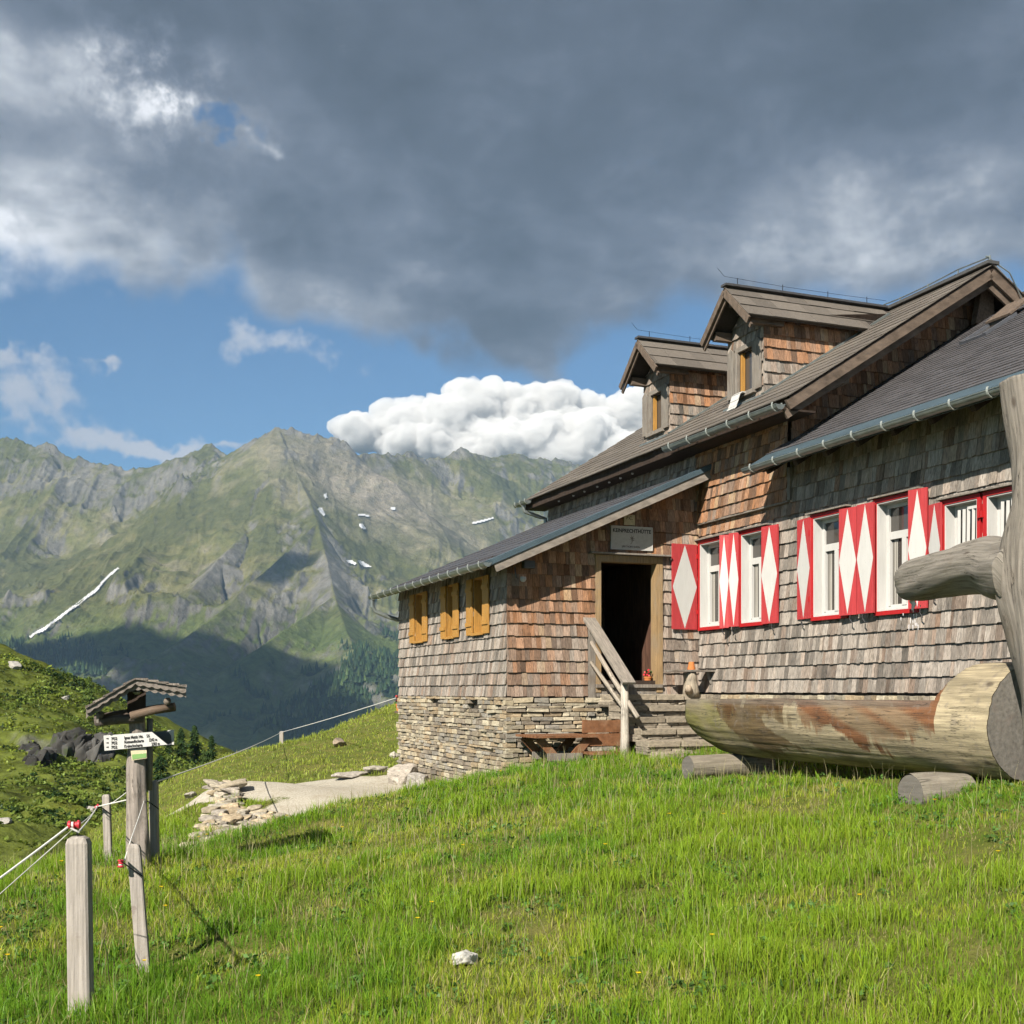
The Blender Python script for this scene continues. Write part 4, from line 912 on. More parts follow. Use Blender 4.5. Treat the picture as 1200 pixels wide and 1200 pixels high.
mb = MB(); mb.tube([(-6.75, -.6, 4.16), (-6.75, -.55, 4.0), (-6.68, -.2, 3.88), (-6.66, -.08, 3.85), (-6.66, -.08, 3.6)], .045, 8); mb.build('downpipe', M['zinc'], hut)
# --- extension roof
ept = plane_pt(EXT, .62); E0, E1 = 2.56, 11.4
ER = 4.9; erear = lambda p: EXT(2 * ER - p); erpt = plane_pt(erear, -.62)
mb = MB(); slab(mb, ept, GS + .004, E1, -.5, ER, -.10, -.014); slab(mb, ept, E0, GS + .004, -.5, .0, -.10, -.014); slab(mb, erpt, GS + .004, E1, ER, 2 * ER + .5, -.10, -.014); mb.build('extension_roof_deck', M['darkwood'], hut)
am = lambda b: (E0 if b < -.06 else GS + .036)
mb = MB(); roof_rows(mb, ept, E0, E1, -.34, ER, .122, .30, .016, slt, 51, amin=am, wob=.002); roof_rows(mb, erpt, GS + .04, E1, ER, 2 * ER + .5, .16, .3, .016, slt, 52, wob=.002)
mb.beam((GS + .05, ER, EXT(ER) + .03), (E1, ER, EXT(ER) + .03), .2, .04, col=(.08, .08, .09)); mb.build('extension_roof', M['slate'], hut)
mb = MB(); slab(mb, ept, E0 - .01, E1, -.60, -.31, -.010, .004); mb.hexa([(E0 - .01, -.61, EXT(-.6) - .13), (E1, -.61, EXT(-.6) - .13), (E1, -.596, EXT(-.6) - .13), (E0 - .01, -.596, EXT(-.6) - .13), (E0 - .01, -.61, EXT(-.6) + .0), (E1, -.61, EXT(-.6) + .0), (E1, -.596, EXT(-.6) + .0), (E0 - .01, -.596, EXT(-.6) + .0)])
mb.build('eave_flashing', M['flash'], hut)
gutter((E0 - .03, -.69, EXT(-.6) - .07), (E1, -.69, EXT(-.6) - .07), r=.066, step=.60)
mb = MB()
k = E0 + .35
while k < E1: mb.beam((k, -.55, EXT(-.55) - .17), (k, .1, EXT(.1) - .17), .08, .11); k += .7
mb.build('rafter', M['darkwood'], hut)
mb = MB(); plain_wall(mb, mapP(10.4), 0, ER, -1, 3.3, [], top=lambda p: EXT(p) - .1); plain_wall(mb, mapP(10.4), ER, 2 * ER, -1, 3.3, [], top=lambda p: erear(p) - .1); plain_wall(mb, mapS(9.8, 1), GS, 10.4, -1, 3.4, []); mb.build('wall_core', M['darkwood'], hut)
mb = MB(); shingle(mb, mapP(10.4), 0, 9.8, -.1, 6.6, lambda p: min(EXT(p), erear(p)) - .1, [], lambda a, z: .2, seed=43, rowh=.22); mb.build('side_gable_shingles', M['shingle'], hut)
# roof hatch
def on_roof(u, v, zf):
    best = None
    for d in np.linspace(8, 40, 6401):
        x, y, z = W(u, v, d); s_, p_ = to_sp(x, y); e = z - zf(p_)
        if best is not None and best * e < 0: return s_, p_
        best = e
hs, hp = on_roof(1140, 400, EXT)
mb = MB(); hh = [ept(hs - .22, hp - .02, .02), ept(hs + .24, hp - .02, .02)]
for (a0, a1, b0, b1, n1) in ((-.26, -.20, 0, .58, .06), (.22, .28, 0, .58, .06), (-.20, .22, 0, .05, .05), (-.20, .22, .53, .58, .06)): slab(mb, ept, hs + a0, hs + a1, hp + b0, hp + b1, .012, n1)
ha = mb.build('roof_hatch', M['darksign'], hut); mb = MB(); slab(mb, ept, hs - .20, hs + .22, hp + .05, hp + .53, .014, .022); mb.build('hatch_pane', M['glass'], ha)
mb = MB(); q = lambda a, b, n: ept(hs + a, hp + b, n); mb.hexa([q(-.24, .50, .07), q(.26, .50, .07), q(.26, .50, .10), q(-.24, .50, .10), q(-.24, .95, .12), q(.26, .95, .12), q(.26, .95, .15), q(-.24, .95, .15)]); mb.build('hatch_lid', M['oldwood'], ha)
# --- lean-to roof over the annex
lpt = plane_pt(LEAN, .445); L0, L1 = -6.68, .50
mb = MB(); slab(mb, lpt, L0, L1 - .04, -3.96, -.0, -.09, -.012); mb.build('annex_roof_deck', M['darkwood'], hut)
mb = MB(); roof_rows(mb, lpt, L0 - .02, L1 - .26, -3.99, .02, .40, .60, .014, lambda x, b, rr: tuple(np.array([.078, .078, .086]) * rr.uniform(.92, 1.1)), 61, wob=.001); mb.build('annex_roof', M['slate'], hut)
mb = MB(); slab(mb, lpt, L1 - .27, L1 + .015, -4.0, .02, -.008, .03); slab(mb, lpt, L1 + .0, L1 + .02, -4.0, .02, -.05, -.009); slab(mb, lpt, L0, L1 + .01, -4.02, -3.985, -.06, .012)
mb.build('verge_flashing', M['flash'], hut)
mb = MB(); slab(mb, lpt, L1 - .035, L1, -3.97, .0, -.185, -.055); mb.build('bargeboard', M['greyverge'], hut)
gutter((L1 + .02, -4.06, 2.00), (L0 - .02, -4.06, 2.00), r=.072, step=.52)
mb = MB(); mb.tube([(L0 + .08, -4.06, 1.95), (L0 + .08, -4.06, 1.78), (L0 + .09, -4.0, 1.68), (L0 + .14, -3.7, 1.56), (L0 + .16, -3.56, 1.52), (L0 + .17, -3.5, 1.5)], .045, 10); mb.build('downpipe', M['zinc'], hut)
mb = MB(); mb.box(.04, .17, -3.30, -3.12, 1.98, 2.10); mb.tube([(.05, -3.42, 2.0), (.12, -3.44, 1.9), (.10, -3.42, 1.82)], .012, 6); lamp = mb.build('wall_lamp', M['darksign'], hut)
mb = MB(); mb.tube([(.10, -3.30, 1.84), (.10, -3.30, 1.80), (.10, -3.30, 1.76)], [.05, .055, .03], 10); mb.build('lamp_shade', M['lampwhite'], lamp)

# --- dormers
def dormer(sc_, b0, b1, seed):
    apex, half = RIDGE_Z, .70; PF = .34; body = lambda a: 6.60 - .9 * abs(a - sc_) - .10
    drf = lambda a: 6.60 - .9 * abs(a - sc_)
    d = MB(); plain_wall(d, mapS(PF), b0, b1, 4.72, 5.75, [((b0 + b1) / 2 - .2, (b0 + b1) / 2 + .2, 4.95, 5.62)], top=body)
    for x in (b0, b1):
        d.add([(x, PF, 4.7), (x, 3.1, 6.4), (x, 3.1, 6.1), (x, PF, 6.05)], [(0, 1, 2, 3)])
    d.v = [(x, y, z) for x, y, z in d.v]; base = d.build('dormer', M['darkwood'], hut)
    mb = MB(); shingle(mb, mapP(b1), PF - .03, 3.1, 4.75, 6.0, lambda p: 6.05, [], lambda a, z: (.80 if z > 5.25 else .12) - .3 * max(0, a - 1.2), seed=seed, rowh=.2, wmin=.06, wmax=.13)
    mb.v = [v for v in mb.v]
    shingle(mb, mapP(b0, -1), PF - .03, 3.1, 4.75, 6.0, lambda p: 6.05, [], lambda a, z: .2, seed=seed + 1)
    c = (b0 + b1) / 2; hole = [(c - .30, c + .30, 4.9, 5.7)]
    shingle(mb, mapS(PF), b0 - .02, b1 + .02, 4.74, 6.3, body, hole, lambda a, z: .15, seed=seed + 2, rowh=.19)
    mb.build('dormer_shingles', M['shingle'], base)
    mb = MB()
    for x0, x1 in ((c - .30, c - .22), (c + .22, c + .30)): mb.box(x0, x1, PF - .05, PF + .1, 4.88, 5.72)
    mb.box(c - .22, c + .22, PF - .05, PF + .1, 5.64, 5.72); mb.box(c - .34, c + .34, PF - .09, PF + .1, 4.86, 4.93); wf = mb.build('dormer_window', M['greyboard'], base)
    mb = MB(); mb.box(c - .22, c + .22, PF + .07, PF + .085, 4.93, 5.64); mb.build('dormer_pane', M['glass'], base)
    mb = MB(); mb.box(c - .21, c - .15, PF + .0, PF + .06, 4.94, 5.63); mb.box(c + .15, c + .21, PF + .0, PF + .06, 4.94, 5.63); mb.build('dormer_casement', M['honey'], base)
    for sg in (-1, 1):     # shutters folded back on the front
        x0 = c + sg * .31; x1 = c + sg * .50; mb = MB(); mb.box(min(x0, x1), max(x0, x1), PF - .075, PF - .045, 4.9, 5.66)
        xm = (x0 + x1) / 2; mb.add([(x0, PF - .075, 5.66), (x1, PF - .075, 5.66), (xm, PF - .075, 5.74), (x0, PF - .045, 5.66), (x1, PF - .045, 5.66), (xm, PF - .045, 5.74)], [(0, 1, 2), (5, 4, 3), (0, 2, 5, 3), (1, 4, 5, 2)])
        mb.build('dormer_shutter', M['greyboard'], base)
    # roof
    mb = MB(); fr = -.12
    for sg in (-1, 1):
        pt = lambda a, b, n, sg=sg: (sc_ + sg * ((half - b * .995) + .669 * n), a, 6.60 - .9 * (half - b * .995) + .743 * n)
        bk = lambda b: min(3.25, (6.60 - .9 * (half - b) - 4.25) / .635 - .5 + .12)
        roof_rows(mb, pt, fr, 3.2, -.02, half, .25, .5, .022, brn, seed + 5, amax=bk, wob=.002)
        mb.hexa([pt(fr + .03, 0, -.05), pt(bk(0), 0, -.05), pt(bk(half), half, -.05), pt(fr + .03, half, -.05), pt(fr + .03, 0, -.002), pt(bk(0), 0, -.002), pt(bk(half), half, -.002), pt(fr + .03, half, -.002)], (.06, .05, .045))
    mb.beam((sc_, fr - .02, 6.635), (sc_, 3.2, 6.635), .16, .035, col=(.07, .07, .075)); mb.build('dormer_roof', M['roofshingle'], base)
    mb = MB()
    for sg in (-1, 1):
        for (of, dz, w_, h_) in ((0, -.085, .035, .11), (.05, -.17, .03, .07)):
            mb.beam((sc_ + sg * (half + .03), fr + of, 6.60 - .9 * (half + .03) + dz), (sc_, fr + of, 6.60 + dz), w_, h_)
    for sg in (-1, 1): mb.box(sc_ + sg * .52 - .06, sc_ + sg * .52 + .06, fr + .12, PF + .3, 5.88, 6.02)
    mb.box(sc_ - .06, sc_ + .06, fr + .12, PF + .3, 6.30, 6.44); mb.build('dormer_bargeboard', M['vergewood'], base)
    # flashing where the dormer meets the roof
    mb = MB(); mb.box(b0 - .04, b1 + .05, PF - .12, PF - .02, 4.70, 4.755); mb.beam((b1 + .03, PF - .05, MAIN(PF) - .0), (b1 + .03, 2.75, MAIN(2.75) + .03), .10, .03); mb.build('dormer_flashing', M['zinc'], base)
    mb = MB(); mb.tube([(sc_, fr, 6.78), (sc_, 1.0, 6.75), (sc_, 2.2, 6.75), (sc_, 3.1, 6.76)], .003, 4)
    for y in (fr + .25, 1.0, 1.9, 2.7): mb.tube([(sc_, y, 6.64), (sc_, y, 6.78)], .006, 5)
    mb.tube([(sc_, fr, 6.78), (sc_ - .05, fr - .1, 6.92)], .003, 5)
    mb.build('lightning_wire', M['iron'], base)
dormer(1.0, .44, 1.47, 71); dormer(-2.1, -2.64, -1.66, 81)
mb = MB(); w_ = [(SM0, RIDGE_P, RIDGE_Z + .18)] + [(x, RIDGE_P, RIDGE_Z + .15 + .02 * math.sin(x * 3)) for x in np.arange(SM0 + .5, SM1, .7)] + [(SM1 - .1, RIDGE_P - .02, RIDGE_Z + .17), (SM1 + .06, RIDGE_P + .3, RIDGE_Z - .1), (SM1 + .04, RIDGE_P + .75, RIDGE_Z - .75), (SM1 + .1, RIDGE_P + 1.2, EXT(4.4) + .1)]
mb.tube(w_, .011, 6)
for x in np.arange(SM0 + .5, SM1, .7): mb.tube([(x, RIDGE_P, RIDGE_Z + .03), (x, RIDGE_P, RIDGE_Z + .16)], .012, 5)
mb.build('lightning_wire', M['zinc'], hut)
# towel at the near dormer
tw = thing('towel', 'white towel hanging from the sill of the nearer dormer window', 'towel', (*hw(.92, .20), 4.78), HROT)
mb = MB(); pts = [(.0, .06, .12), (.0, .0, .13), (.02, -.06, .09), (.03, -.10, -.02), (.02, -.13, -.12), (.0, -.15, -.16)]
for i in range(len(pts) - 1):
    a, b = pts[i], pts[i + 1]; mb.hexa([(a[0] - .13, a[1], a[2]), (a[0] + .13, a[1], a[2]), (a[0] + .13, a[1], a[2] + .015), (a[0] - .13, a[1], a[2] + .015), (b[0] - .12, b[1], b[2]), (b[0] + .12, b[1], b[2]), (b[0] + .12, b[1] - .01, b[2] + .012), (b[0] - .12, b[1] - .01, b[2] + .012)])
mb.build('cloth', M['white'], tw)

# ------------------------------------------------------------------ signs with writing
def text(body, size, mat, parent, mtx, align='CENTER', ext=.0015, sx=1.0, bold=0.0):
    c = bpy.data.curves.new('lettering', 'FONT'); c.body = body; c.size = size; c.align_x = align; c.align_y = 'CENTER'; c.extrude = ext; c.offset = bold
    t_ = bpy.data.objects.new('t', c); COL.objects.link(t_); bpy.context.view_layer.update(); me = bpy.data.meshes.new_from_object(t_.evaluated_get(bpy.context.evaluated_depsgraph_get()))
    bpy.data.objects.remove(t_); me.materials.clear(); me.materials.append(mat)
    o = bpy.data.objects.new('lettering', me); COL.objects.link(o); o.parent = parent; o.matrix_local = mtx @ Matrix.Diagonal((sx, 1, 1, 1)); return o
MXP = Matrix(((0, 0, 1, 0), (1, 0, 0, 0), (0, 1, 0, 0), (0, 0, 0, 1)))       # text facing +x of the hut frame
sg = thing('hut_name_sign', 'pale grey board with the hut name above the open door', 'sign', (*hw(.055, -1.33), 2.555), HROT)
mb = MB(); mb.box(-.012, .012, -.375, .375, -.185, .185); mb.build('board', M['signgrey'], sg)
mb = MB()
for (y0, y1, z0, z1) in ((-.385, .385, .185, .197), (-.385, .385, -.197, -.185), (-.387, -.375, -.185, .185), (.375, .387, -.185, .185)): mb.box(-.014, .018, y0, y1, z0, z1)
mb.build('board_frame', M['white'], sg)
text('KEINPRECHTHÜTTE', .088, M['black'], sg, Matrix.Translation((.0125, 0, .118)) @ MXP, sx=.90, bold=.0022)
text('SEKTION WIEN', .045, M['black'], sg, Matrix.Translation((.0125, -.02, -.145)) @ MXP, sx=1.1)
mb = MB()
for k in range(7):
    a = k * 2 * math.pi / 7; mb.beam((.014, .0, 0), (.014, .05 * math.cos(a), .05 * math.sin(a)), .003, .016, up=(0, -math.sin(a), math.cos(a)), taper=.3)
mb.tube([(.014, .01, -.02), (.014, .0, -.07), (.014, -.03, -.10)], .004, 5); mb.tube([(.014, .0, -.05), (.014, .04, -.03)], .004, 5); mb.build('flower_emblem', M['greyboard'], sg)
s2 = thing('small_sign', 'small cream plate above the hut name board', 'sign', (*hw(.05, -1.37), 2.86), HROT)
mb = MB(); mb.box(-.008, .008, -.10, .10, -.085, .085); mb.build('plate', M['yellowsign'], s2); text('P.C.', .075, M['black'], s2, Matrix.Translation((.009, 0, .03)) @ MXP)

# ------------------------------------------------------------------ in front of the hut
def hthing(name, label, cat, s_, p_, z, group=None): return thing(name, label, cat, (*hw(s_, p_), z), HROT, group)
stp = hthing('stone_steps', 'steps of rough stone slabs leading down from the hut door', 'steps', 0, 0, 0)
lev = [(0.06, .52, -.055), (.46, .86, -.235), (.80, 1.16, -.41), (1.10, 1.48, -.585), (1.42, 1.82, -.76), (1.76, 2.25, -.92)]
rr_ = random.Random(5)
for i, (a, b, z) in enumerate(lev):
    mb = MB(); p = -1.97 + rr_.uniform(0, .08); pe = (.0 if i < 5 else -.1) - .03
    while p < pe:
        L = rr_.uniform(.4, .95); q = min(p + L, pe); k = rr_.uniform(.75, 1.1)
        mb.rock(((a + b) / 2, (p + q) / 2, z - .045), (b - a + rr_.uniform(-.02, .05), q - p - .015, .095), rr_.uniform(-.02, .02), tuple(np.array([.34, .29, .22]) * k), jit=.05, rr=rr_, cham=.12); p = q
    z2 = z - .09; 
    for _ in range(3 if i < 5 else 2):
        h = rr_.uniform(.03, .05); p = -1.95
        while p < pe:
            q = min(p + rr_.uniform(.12, .4), pe); k = rr_.uniform(.6, 1.15); mb.rock(((a + b) / 2 - .03, (p + q) / 2, z2 - h / 2), (b - a, q - p - .01, h), 0, tuple(np.array([.36, .31, .24]) * k), jit=.10, rr=rr_); p = q
        z2 -= h
    mb.build('stone_step', M['stone'], stp)
rl = hthing('stair_handrail', 'grey wooden handrail with one round post beside the stone steps', 'handrail', 1.33, -2.1, -1.12)
mb = MB(); mb.g = []; mb.tube([(0, 0, -.1), (0.01, 0, .4), (-.01, .01, .8), (0, 0, 1.26)], [.075, .068, .064, .060], 12, (.52, .47, .40), wob=.12, seed=4); mb.build('post', M['logwood'], rl, smooth=True)
mb = MB(); mb.beam((-1.31, 0, 2.32), (.16, 0, 1.24), .22, .04); mb.build('handrail_board', M['greyboardx'], rl)
mb = MB(); mb.g = []; mb.tube([(-1.30, .04, 1.93), (-.5, .05, 1.32), (.34, .06, .72)], [.036, .04, .036], 8, (.45, .39, .32), wob=.1, seed=8); mb.build('rail_pole', M['logwood'], rl, smooth=True)
mb = MB(); mb.g = []; mb.tube([(-1.30, .03, 1.60), (-.6, .03, 1.18), (.0, .03, .80)], [.03, .034, .032], 8, (.42, .37, .30), wob=.1, seed=9); mb.build('rail_pole', M['logwood'], rl, smooth=True)

# corner stump table with a clay pot
st = hthing('stump_table', 'plank shelf resting on a pale tree stump in the corner by the long wall', 'table', .42, -.42, -.05)
mb = MB(); mb.g = []; mb.tube([(0, 0, -.03), (.01, 0, .05), (.0, .01, .14), (0, .01, .24), (0, 0, .37)], [.135, .15, .135, .12, .12], 16, (.40, .34, .26), wob=.25, seed=14); mb.tube([(.12, -.1, .05), (.18, -.13, .10), (.19, -.14, .15)], [.07, .05, .03], 8, (.5, .4, .3)); mb.build('stump', M['logwood'], st, smooth=True)
mb = MB(); mb.box(-.16, .14, -.40, .40, .375, .405); mb.build('shelf_board', M['greyboard'], st)
mb = MB(); mb.beam((-.02, .33, .37), (-.0, .40, .18), .05, .05); mb.build('shelf_brace', M['greyboard'], st)
pot = hthing('clay_pot', 'upside-down orange clay pot standing on the stump table', 'flower pot', .42, -.40, .36)
mb = MB(); mb.tube([(0, 0, 0), (0, 0, .035), (0, 0, .036), (0, 0, .13)], [.068, .068, .060, .045], 20); mb.build('pot_body', M['orangeclay'], pot)
def geranium(th_, z0, n, seed, cr=.10, ch=.10, pz=.2):
    rr = random.Random(seed); mb = MB(); mb.tube([(0, 0, 0), (0, 0, .12), (0, 0, .121), (0, 0, .15)], [.055, .075, .082, .084], 16); mb.build('pot_body', M['orangeclay'], th_)
    lv = MB(); fl = MB()
    for k in range(n):
        a = rr.uniform(0, 6.28); r = rr.uniform(0, cr); z = pz + rr.uniform(-.06, ch); t = fl if rr.random() < .55 else lv; s_ = rr.uniform(.018, .032)
        c = Vector((r * math.cos(a), r * math.sin(a), z)); u_ = Vector((rr.uniform(-1, 1), rr.uniform(-1, 1), rr.uniform(-1, 1))).normalized(); w__ = u_.orthogonal().normalized()
        t.add([c - u_ * s_, c + w__ * s_, c + u_ * s_, c - w__ * s_], [(0, 1, 2, 3)])
    lv.build('leaves', M['greenleaf'], th_); fl.build('blossom', M['petals'], th_)
M['greenleaf'] = pmat('pot_leaf', base=(.04, .09, .02), rough=.6)
fp = hthing('geranium_pot', 'potted red geranium just inside the open door', 'flower pot', -.10, DOOR[1] - .09, .12); geranium(fp, 0, 46, 3, cr=.08, ch=.06, pz=.22); fp.scale = (.85, .85, .85)
f2 = hthing('geranium_pot', 'red geranium at the far corner of the stone plinth', 'flower pot', LX - .12, P1 + .02, -.42); geranium(f2, 0, 80, 4, pz=.22)
mb = MB(); mb.box(-.1, .1, -.08, .2, -.04, 0); mb.build('bracket', M['oldwood'], f2)

# picnic table and bench below the door wall
tb = hthing('picnic_table', 'brown wooden table on slanted crossed legs below the door wall', 'table', .62, -2.95, -1.42)
mb = MB()
for k in range(4): mb.box(-.42 + k * .22, -.42 + k * .22 + .21, -.52, .52, .70, .735)
mb.build('table_top', M['brown'], tb)
for sx in (-.30, .32):
    for sg_ in (-1, 1): mb = MB(); mb.beam((sx + .02 * sg_, sg_ * .42, .695), (sx + .02 * sg_, -sg_ * .22, .0), .045, .13, up=(0, 1, 0)); mb.build('leg', M['brown'], tb)
    mb = MB(); mb.beam((sx + .06, -.30, .40), (sx + .06, .28, .40), .04, .12); mb.build('cross_brace', M['greyboard'], tb)
bn = hthing('garden_bench', 'brown board bench with a two-plank back behind the handrail post', 'bench', .95, -2.28, -1.38)
for z in (.52, .73):
    mb = MB(); mb.box(-.02, .015, -.36, .30, z, z + .195); mb.build('back_board', M['brown'], bn)
mb = MB(); mb.box(.02, .38, -.36, .30, .40, .44); mb.build('seat', M['brown'], bn)
for y in (-.32, .24):
    mb = MB(); mb.box(-.06, -.025, y, y + .06, 0, .93); mb.build('leg', M['brown'], bn); mb = MB(); mb.beam((.34, y + .03, .40), (.10, y + .03, 0), .06, .06); mb.build('leg', M['brown'], bn)

# ------------------------------------------------------------------ hollowed log trough
tr = hthing('log_trough', 'hollowed tree trunk water trough with algae and rust stains', 'water trough', 3.92, -2.0, -.29)
def trough():
    R0 = .555; NSEG = 150; V = []; Fc = []; Cc = []; Gc = []
    ss = np.concatenate([np.linspace(0, .5, 14), np.linspace(.54, 4.80, 108), np.linspace(4.82, 5.0, 10), np.linspace(5.03, 5.58, 16)])
    rim = .19                 # rim height above the axis in the hollow part
    for i, s_ in enumerate(ss):
        taper = 1 - .34 * (1 - min(1, s_ / .75)) ** 2.2; Rr = R0 * (.965 + .006 * s_)
        cut = rim if s_ < 4.82 else (rim + (s_ - 4.82) / .15 * .40 if s_ < 4.97 else 9)
        av = np.arange(NSEG) * 2 * np.pi / NSEG; ca_, sa_ = np.cos(av), np.sin(av); W3 = 1 + .034 * fbm(ca_ * 1.3 + 5, sa_ * 1.3 + s_ * .5, 2, 3) + .020 * fbm(ca_ * 9, sa_ * 9 + s_ * .5, 3, 5) + .006 * fbm(ca_ * 30, sa_ * 30 + s_ * 2.5, 2, 6)
        NA1 = fbm(ca_ * .9 + 3, sa_ * .9 + s_ * 1.3, 3, 3); NA2 = fbm(ca_ * 3 + 8, sa_ * 3 + s_ * 2.2, 3, 9)
        drip = .11 + .42 * max(0, fbm1(s_ * 1.1 + 4.2, 2.0)) * 1.6 + .12 * fbm1(s_ * 7, 5.0) + .05 * fbm1(s_ * 21, 7.0)
        for k in range(NSEG):
            a = 2 * math.pi * k / NSEG; w_ = W3[k]
            y = math.cos(a) * Rr * w_; z = math.sin(a) * Rr * w_
            if z < 0: z = z * taper; 
            y *= (.75 + .25 * taper) if s_ < .75 else 1
            if z > cut: z = cut + .012 * float(NA1[k]) + .006 * float(NA2[k])
            if s_ < 4.82 and s_ > .2 and z >= cut - .02:           # hollow
                hw_ = .36
                if abs(y) < hw_ and .32 < s_: z = rim - .30 * math.sqrt(max(0, 1 - (y / hw_) ** 2))
            V.append((s_, y, z)); Gc.append((abs(a - math.pi) * R0, s_, 0))
            # colour of the wood: silver beige, algae on the far end, rust where water runs
            n = float(NA1[k]); n2 = float(NA2[k]) * 1.3; c = np.array([.36, .30, .195]) * (1 + .40 * n2 + .2 * n)
            al = sst(1.8 - s_ + n * 1.2, 0, .9) * sst(.14 - z + n2 * .2, -.1, .2); c = c * (1 - .8 * al) + np.array([.155, .15, .028]) * .8 * al
            st_ = sst(1.0 + n * .5 - abs(s_ - 2.7) / 2.4, 0, .3) * sst(z - rim + drip + n2 * .10, -.01, .07) * (1 if s_ < 4.9 else 0); k9 = min(.95, .80 + n2 * .8); st_ = st_ * max(.35, k9); c = c * (1 - st_) + (np.array([.15, .06, .024]) * (1 + .6 * n)) * st_
            run = sst(.8 + n2 * .8 + n * .5 + .5 * fbm1(s_ * 6, 9.0) - abs(s_ - 1.75 + .2 * n) / .8, 0, .3) * sst(z + .45 + .2 * fbm1(s_ * 5, 3.0), 0, .15) ; c = c * (1 - .8 * run) + np.array([.10, .055, .018]) * .8 * run
            grey = sst(z - rim + .05, -.03, .03) * (1 if s_ < 4.8 else 0); c = c * (1 - .6 * grey) + np.array([.15, .13, .11]) * .6 * grey
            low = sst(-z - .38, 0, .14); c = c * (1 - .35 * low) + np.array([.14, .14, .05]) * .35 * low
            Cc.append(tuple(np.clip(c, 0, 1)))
    n = len(ss)
    mb = MB(); mb.g = Gc; mb.v = V
    for i in range(n - 1):
        for k in range(NSEG):
            k2 = (k + 1) % NSEG; mb.f.append((i * NSEG + k, i * NSEG + k2, (i + 1) * NSEG + k2, (i + 1) * NSEG + k)); mb.c.append(Cc[i * NSEG + k])
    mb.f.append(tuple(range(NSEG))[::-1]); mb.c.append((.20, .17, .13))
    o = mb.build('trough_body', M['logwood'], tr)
    me = o.data
    for p in me.polygons: p.use_smooth = len(p.vertices) == 4
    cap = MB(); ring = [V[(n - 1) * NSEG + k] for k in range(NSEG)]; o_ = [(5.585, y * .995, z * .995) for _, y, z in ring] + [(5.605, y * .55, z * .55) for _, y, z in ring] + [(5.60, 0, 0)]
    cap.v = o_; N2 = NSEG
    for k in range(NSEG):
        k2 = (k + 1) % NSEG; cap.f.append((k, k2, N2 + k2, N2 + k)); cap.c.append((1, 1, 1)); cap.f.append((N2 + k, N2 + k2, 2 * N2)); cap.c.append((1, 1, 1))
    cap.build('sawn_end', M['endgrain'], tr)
def sst(x, a, b):
    t = min(1, max(0, (x - a) / (b - a))); return t * t * (3 - 2 * t)
trough()
mb = MB(); mb.box(.35, 4.8, -.34, .34, -.01, .09); mb.build('water', M['water'], tr)

def log_piece(label, u, v, p0, L, r, col, seed):
    s_ = s_at(u, p0); x, y = hw(s_, p0); z = (V0 - v) / F * y
    o = thing('support_log', label, 'log', (x, y, z), HROT, 'logs that carry the trough')
    mb = MB(); mb.g = []; mb.tube([(0, 0, 0), (0, L * .5, .01), (0, L, 0)], [r, r * 1.04, r], 48, col, caps=False, wob=.12, seed=seed); mb.build('log_side', M['logwood'], o, smooth=True)
    mb = MB(); mb.tube([(0, -.004, 0), (0, .02, 0)], [r * .99, r * .99], 22, wob=0); mb.build('sawn_end', M['endgrain'], o)
log_piece('sawn log lying under the far end of the trough', 806, 900, -2.85, 1.2, .15, (.27, .235, .18), 31)
log_piece('thick sawn log under the near end of the trough beside the spout post', 1067, 930, -2.95, .62, .175, (.28, .25, .20), 37)

# forked trunk that carries the spring water
sp_ = hthing('forked_spout_post', 'bleached forked tree trunk rising beside the trough, its side limb used as a water spout', 'water spout', 9.62, -2.0, -.9)
def tpt(u, v, s_=None, p_=-2.5):
    s2_ = s_at(u, p_); y = hw(s2_, p_)[1]; return Vector((s2_ - 9.62, p_ + 2.0, (V0 - v) / F * y + .9))
mb = MB(); mb.g = []
tp = [(1232, 940, 22), (1226, 870, 24), (1221, 800, 27), (1212, 740, 28), (1205, 690, 31), (1205, 640, 27), (1210, 590, 22), (1210, 540, 22), (1206, 490, 25), (1202, 446, 26)]
mb.tube([tpt(u, v) for u, v, r in tp], [r * .0074 for u, v, r in tp], 72, (.225, .20, .17), wob=.22, seed=17); mb.build('trunk', M['logwood'], sp_, smooth=True)
mb = MB(); mb.g = []
bp_ = [(1203, 668, 38), (1180, 668, 34), (1160, 664, 31), (1130, 668, 29), (1100, 674, 28), (1075, 679, 27), (1066, 681, 23)]
mb.tube([tpt(u, v, None, -2.5 + min(.45, (1203 - u) / 137 * .45)) for u, v, r in bp_], [r * .0081 for u, v, r in bp_], 72, (.25, .225, .19), wob=.2, seed=19); mb.build('spout_limb', M['logwood'], sp_, smooth=True)
M['wet'] = pmat('falling_water', base=(.75, .72, .74), rough=.1, spec=.7)
mb = MB(); a = tpt(1068, 704, None, -2.05); rr_ = random.Random(2)
mb.tube([a + Vector((0, .0, .0)), a + Vector((.02, .01, -.04)), a + Vector((.01, 0, -.10))], [.03, .022, .01], 8, wob=.5, seed=3)
for k in range(16): c = a + Vector((rr_.uniform(-.10, .08), rr_.uniform(-.06, .06), -.03 - rr_.uniform(0, .3))); mb.tube([c, c + Vector((0, 0, -.02 - rr_.uniform(0, .04)))], [.006, .003], 5)
mb.build('dripping_water', M['wet'], sp_)


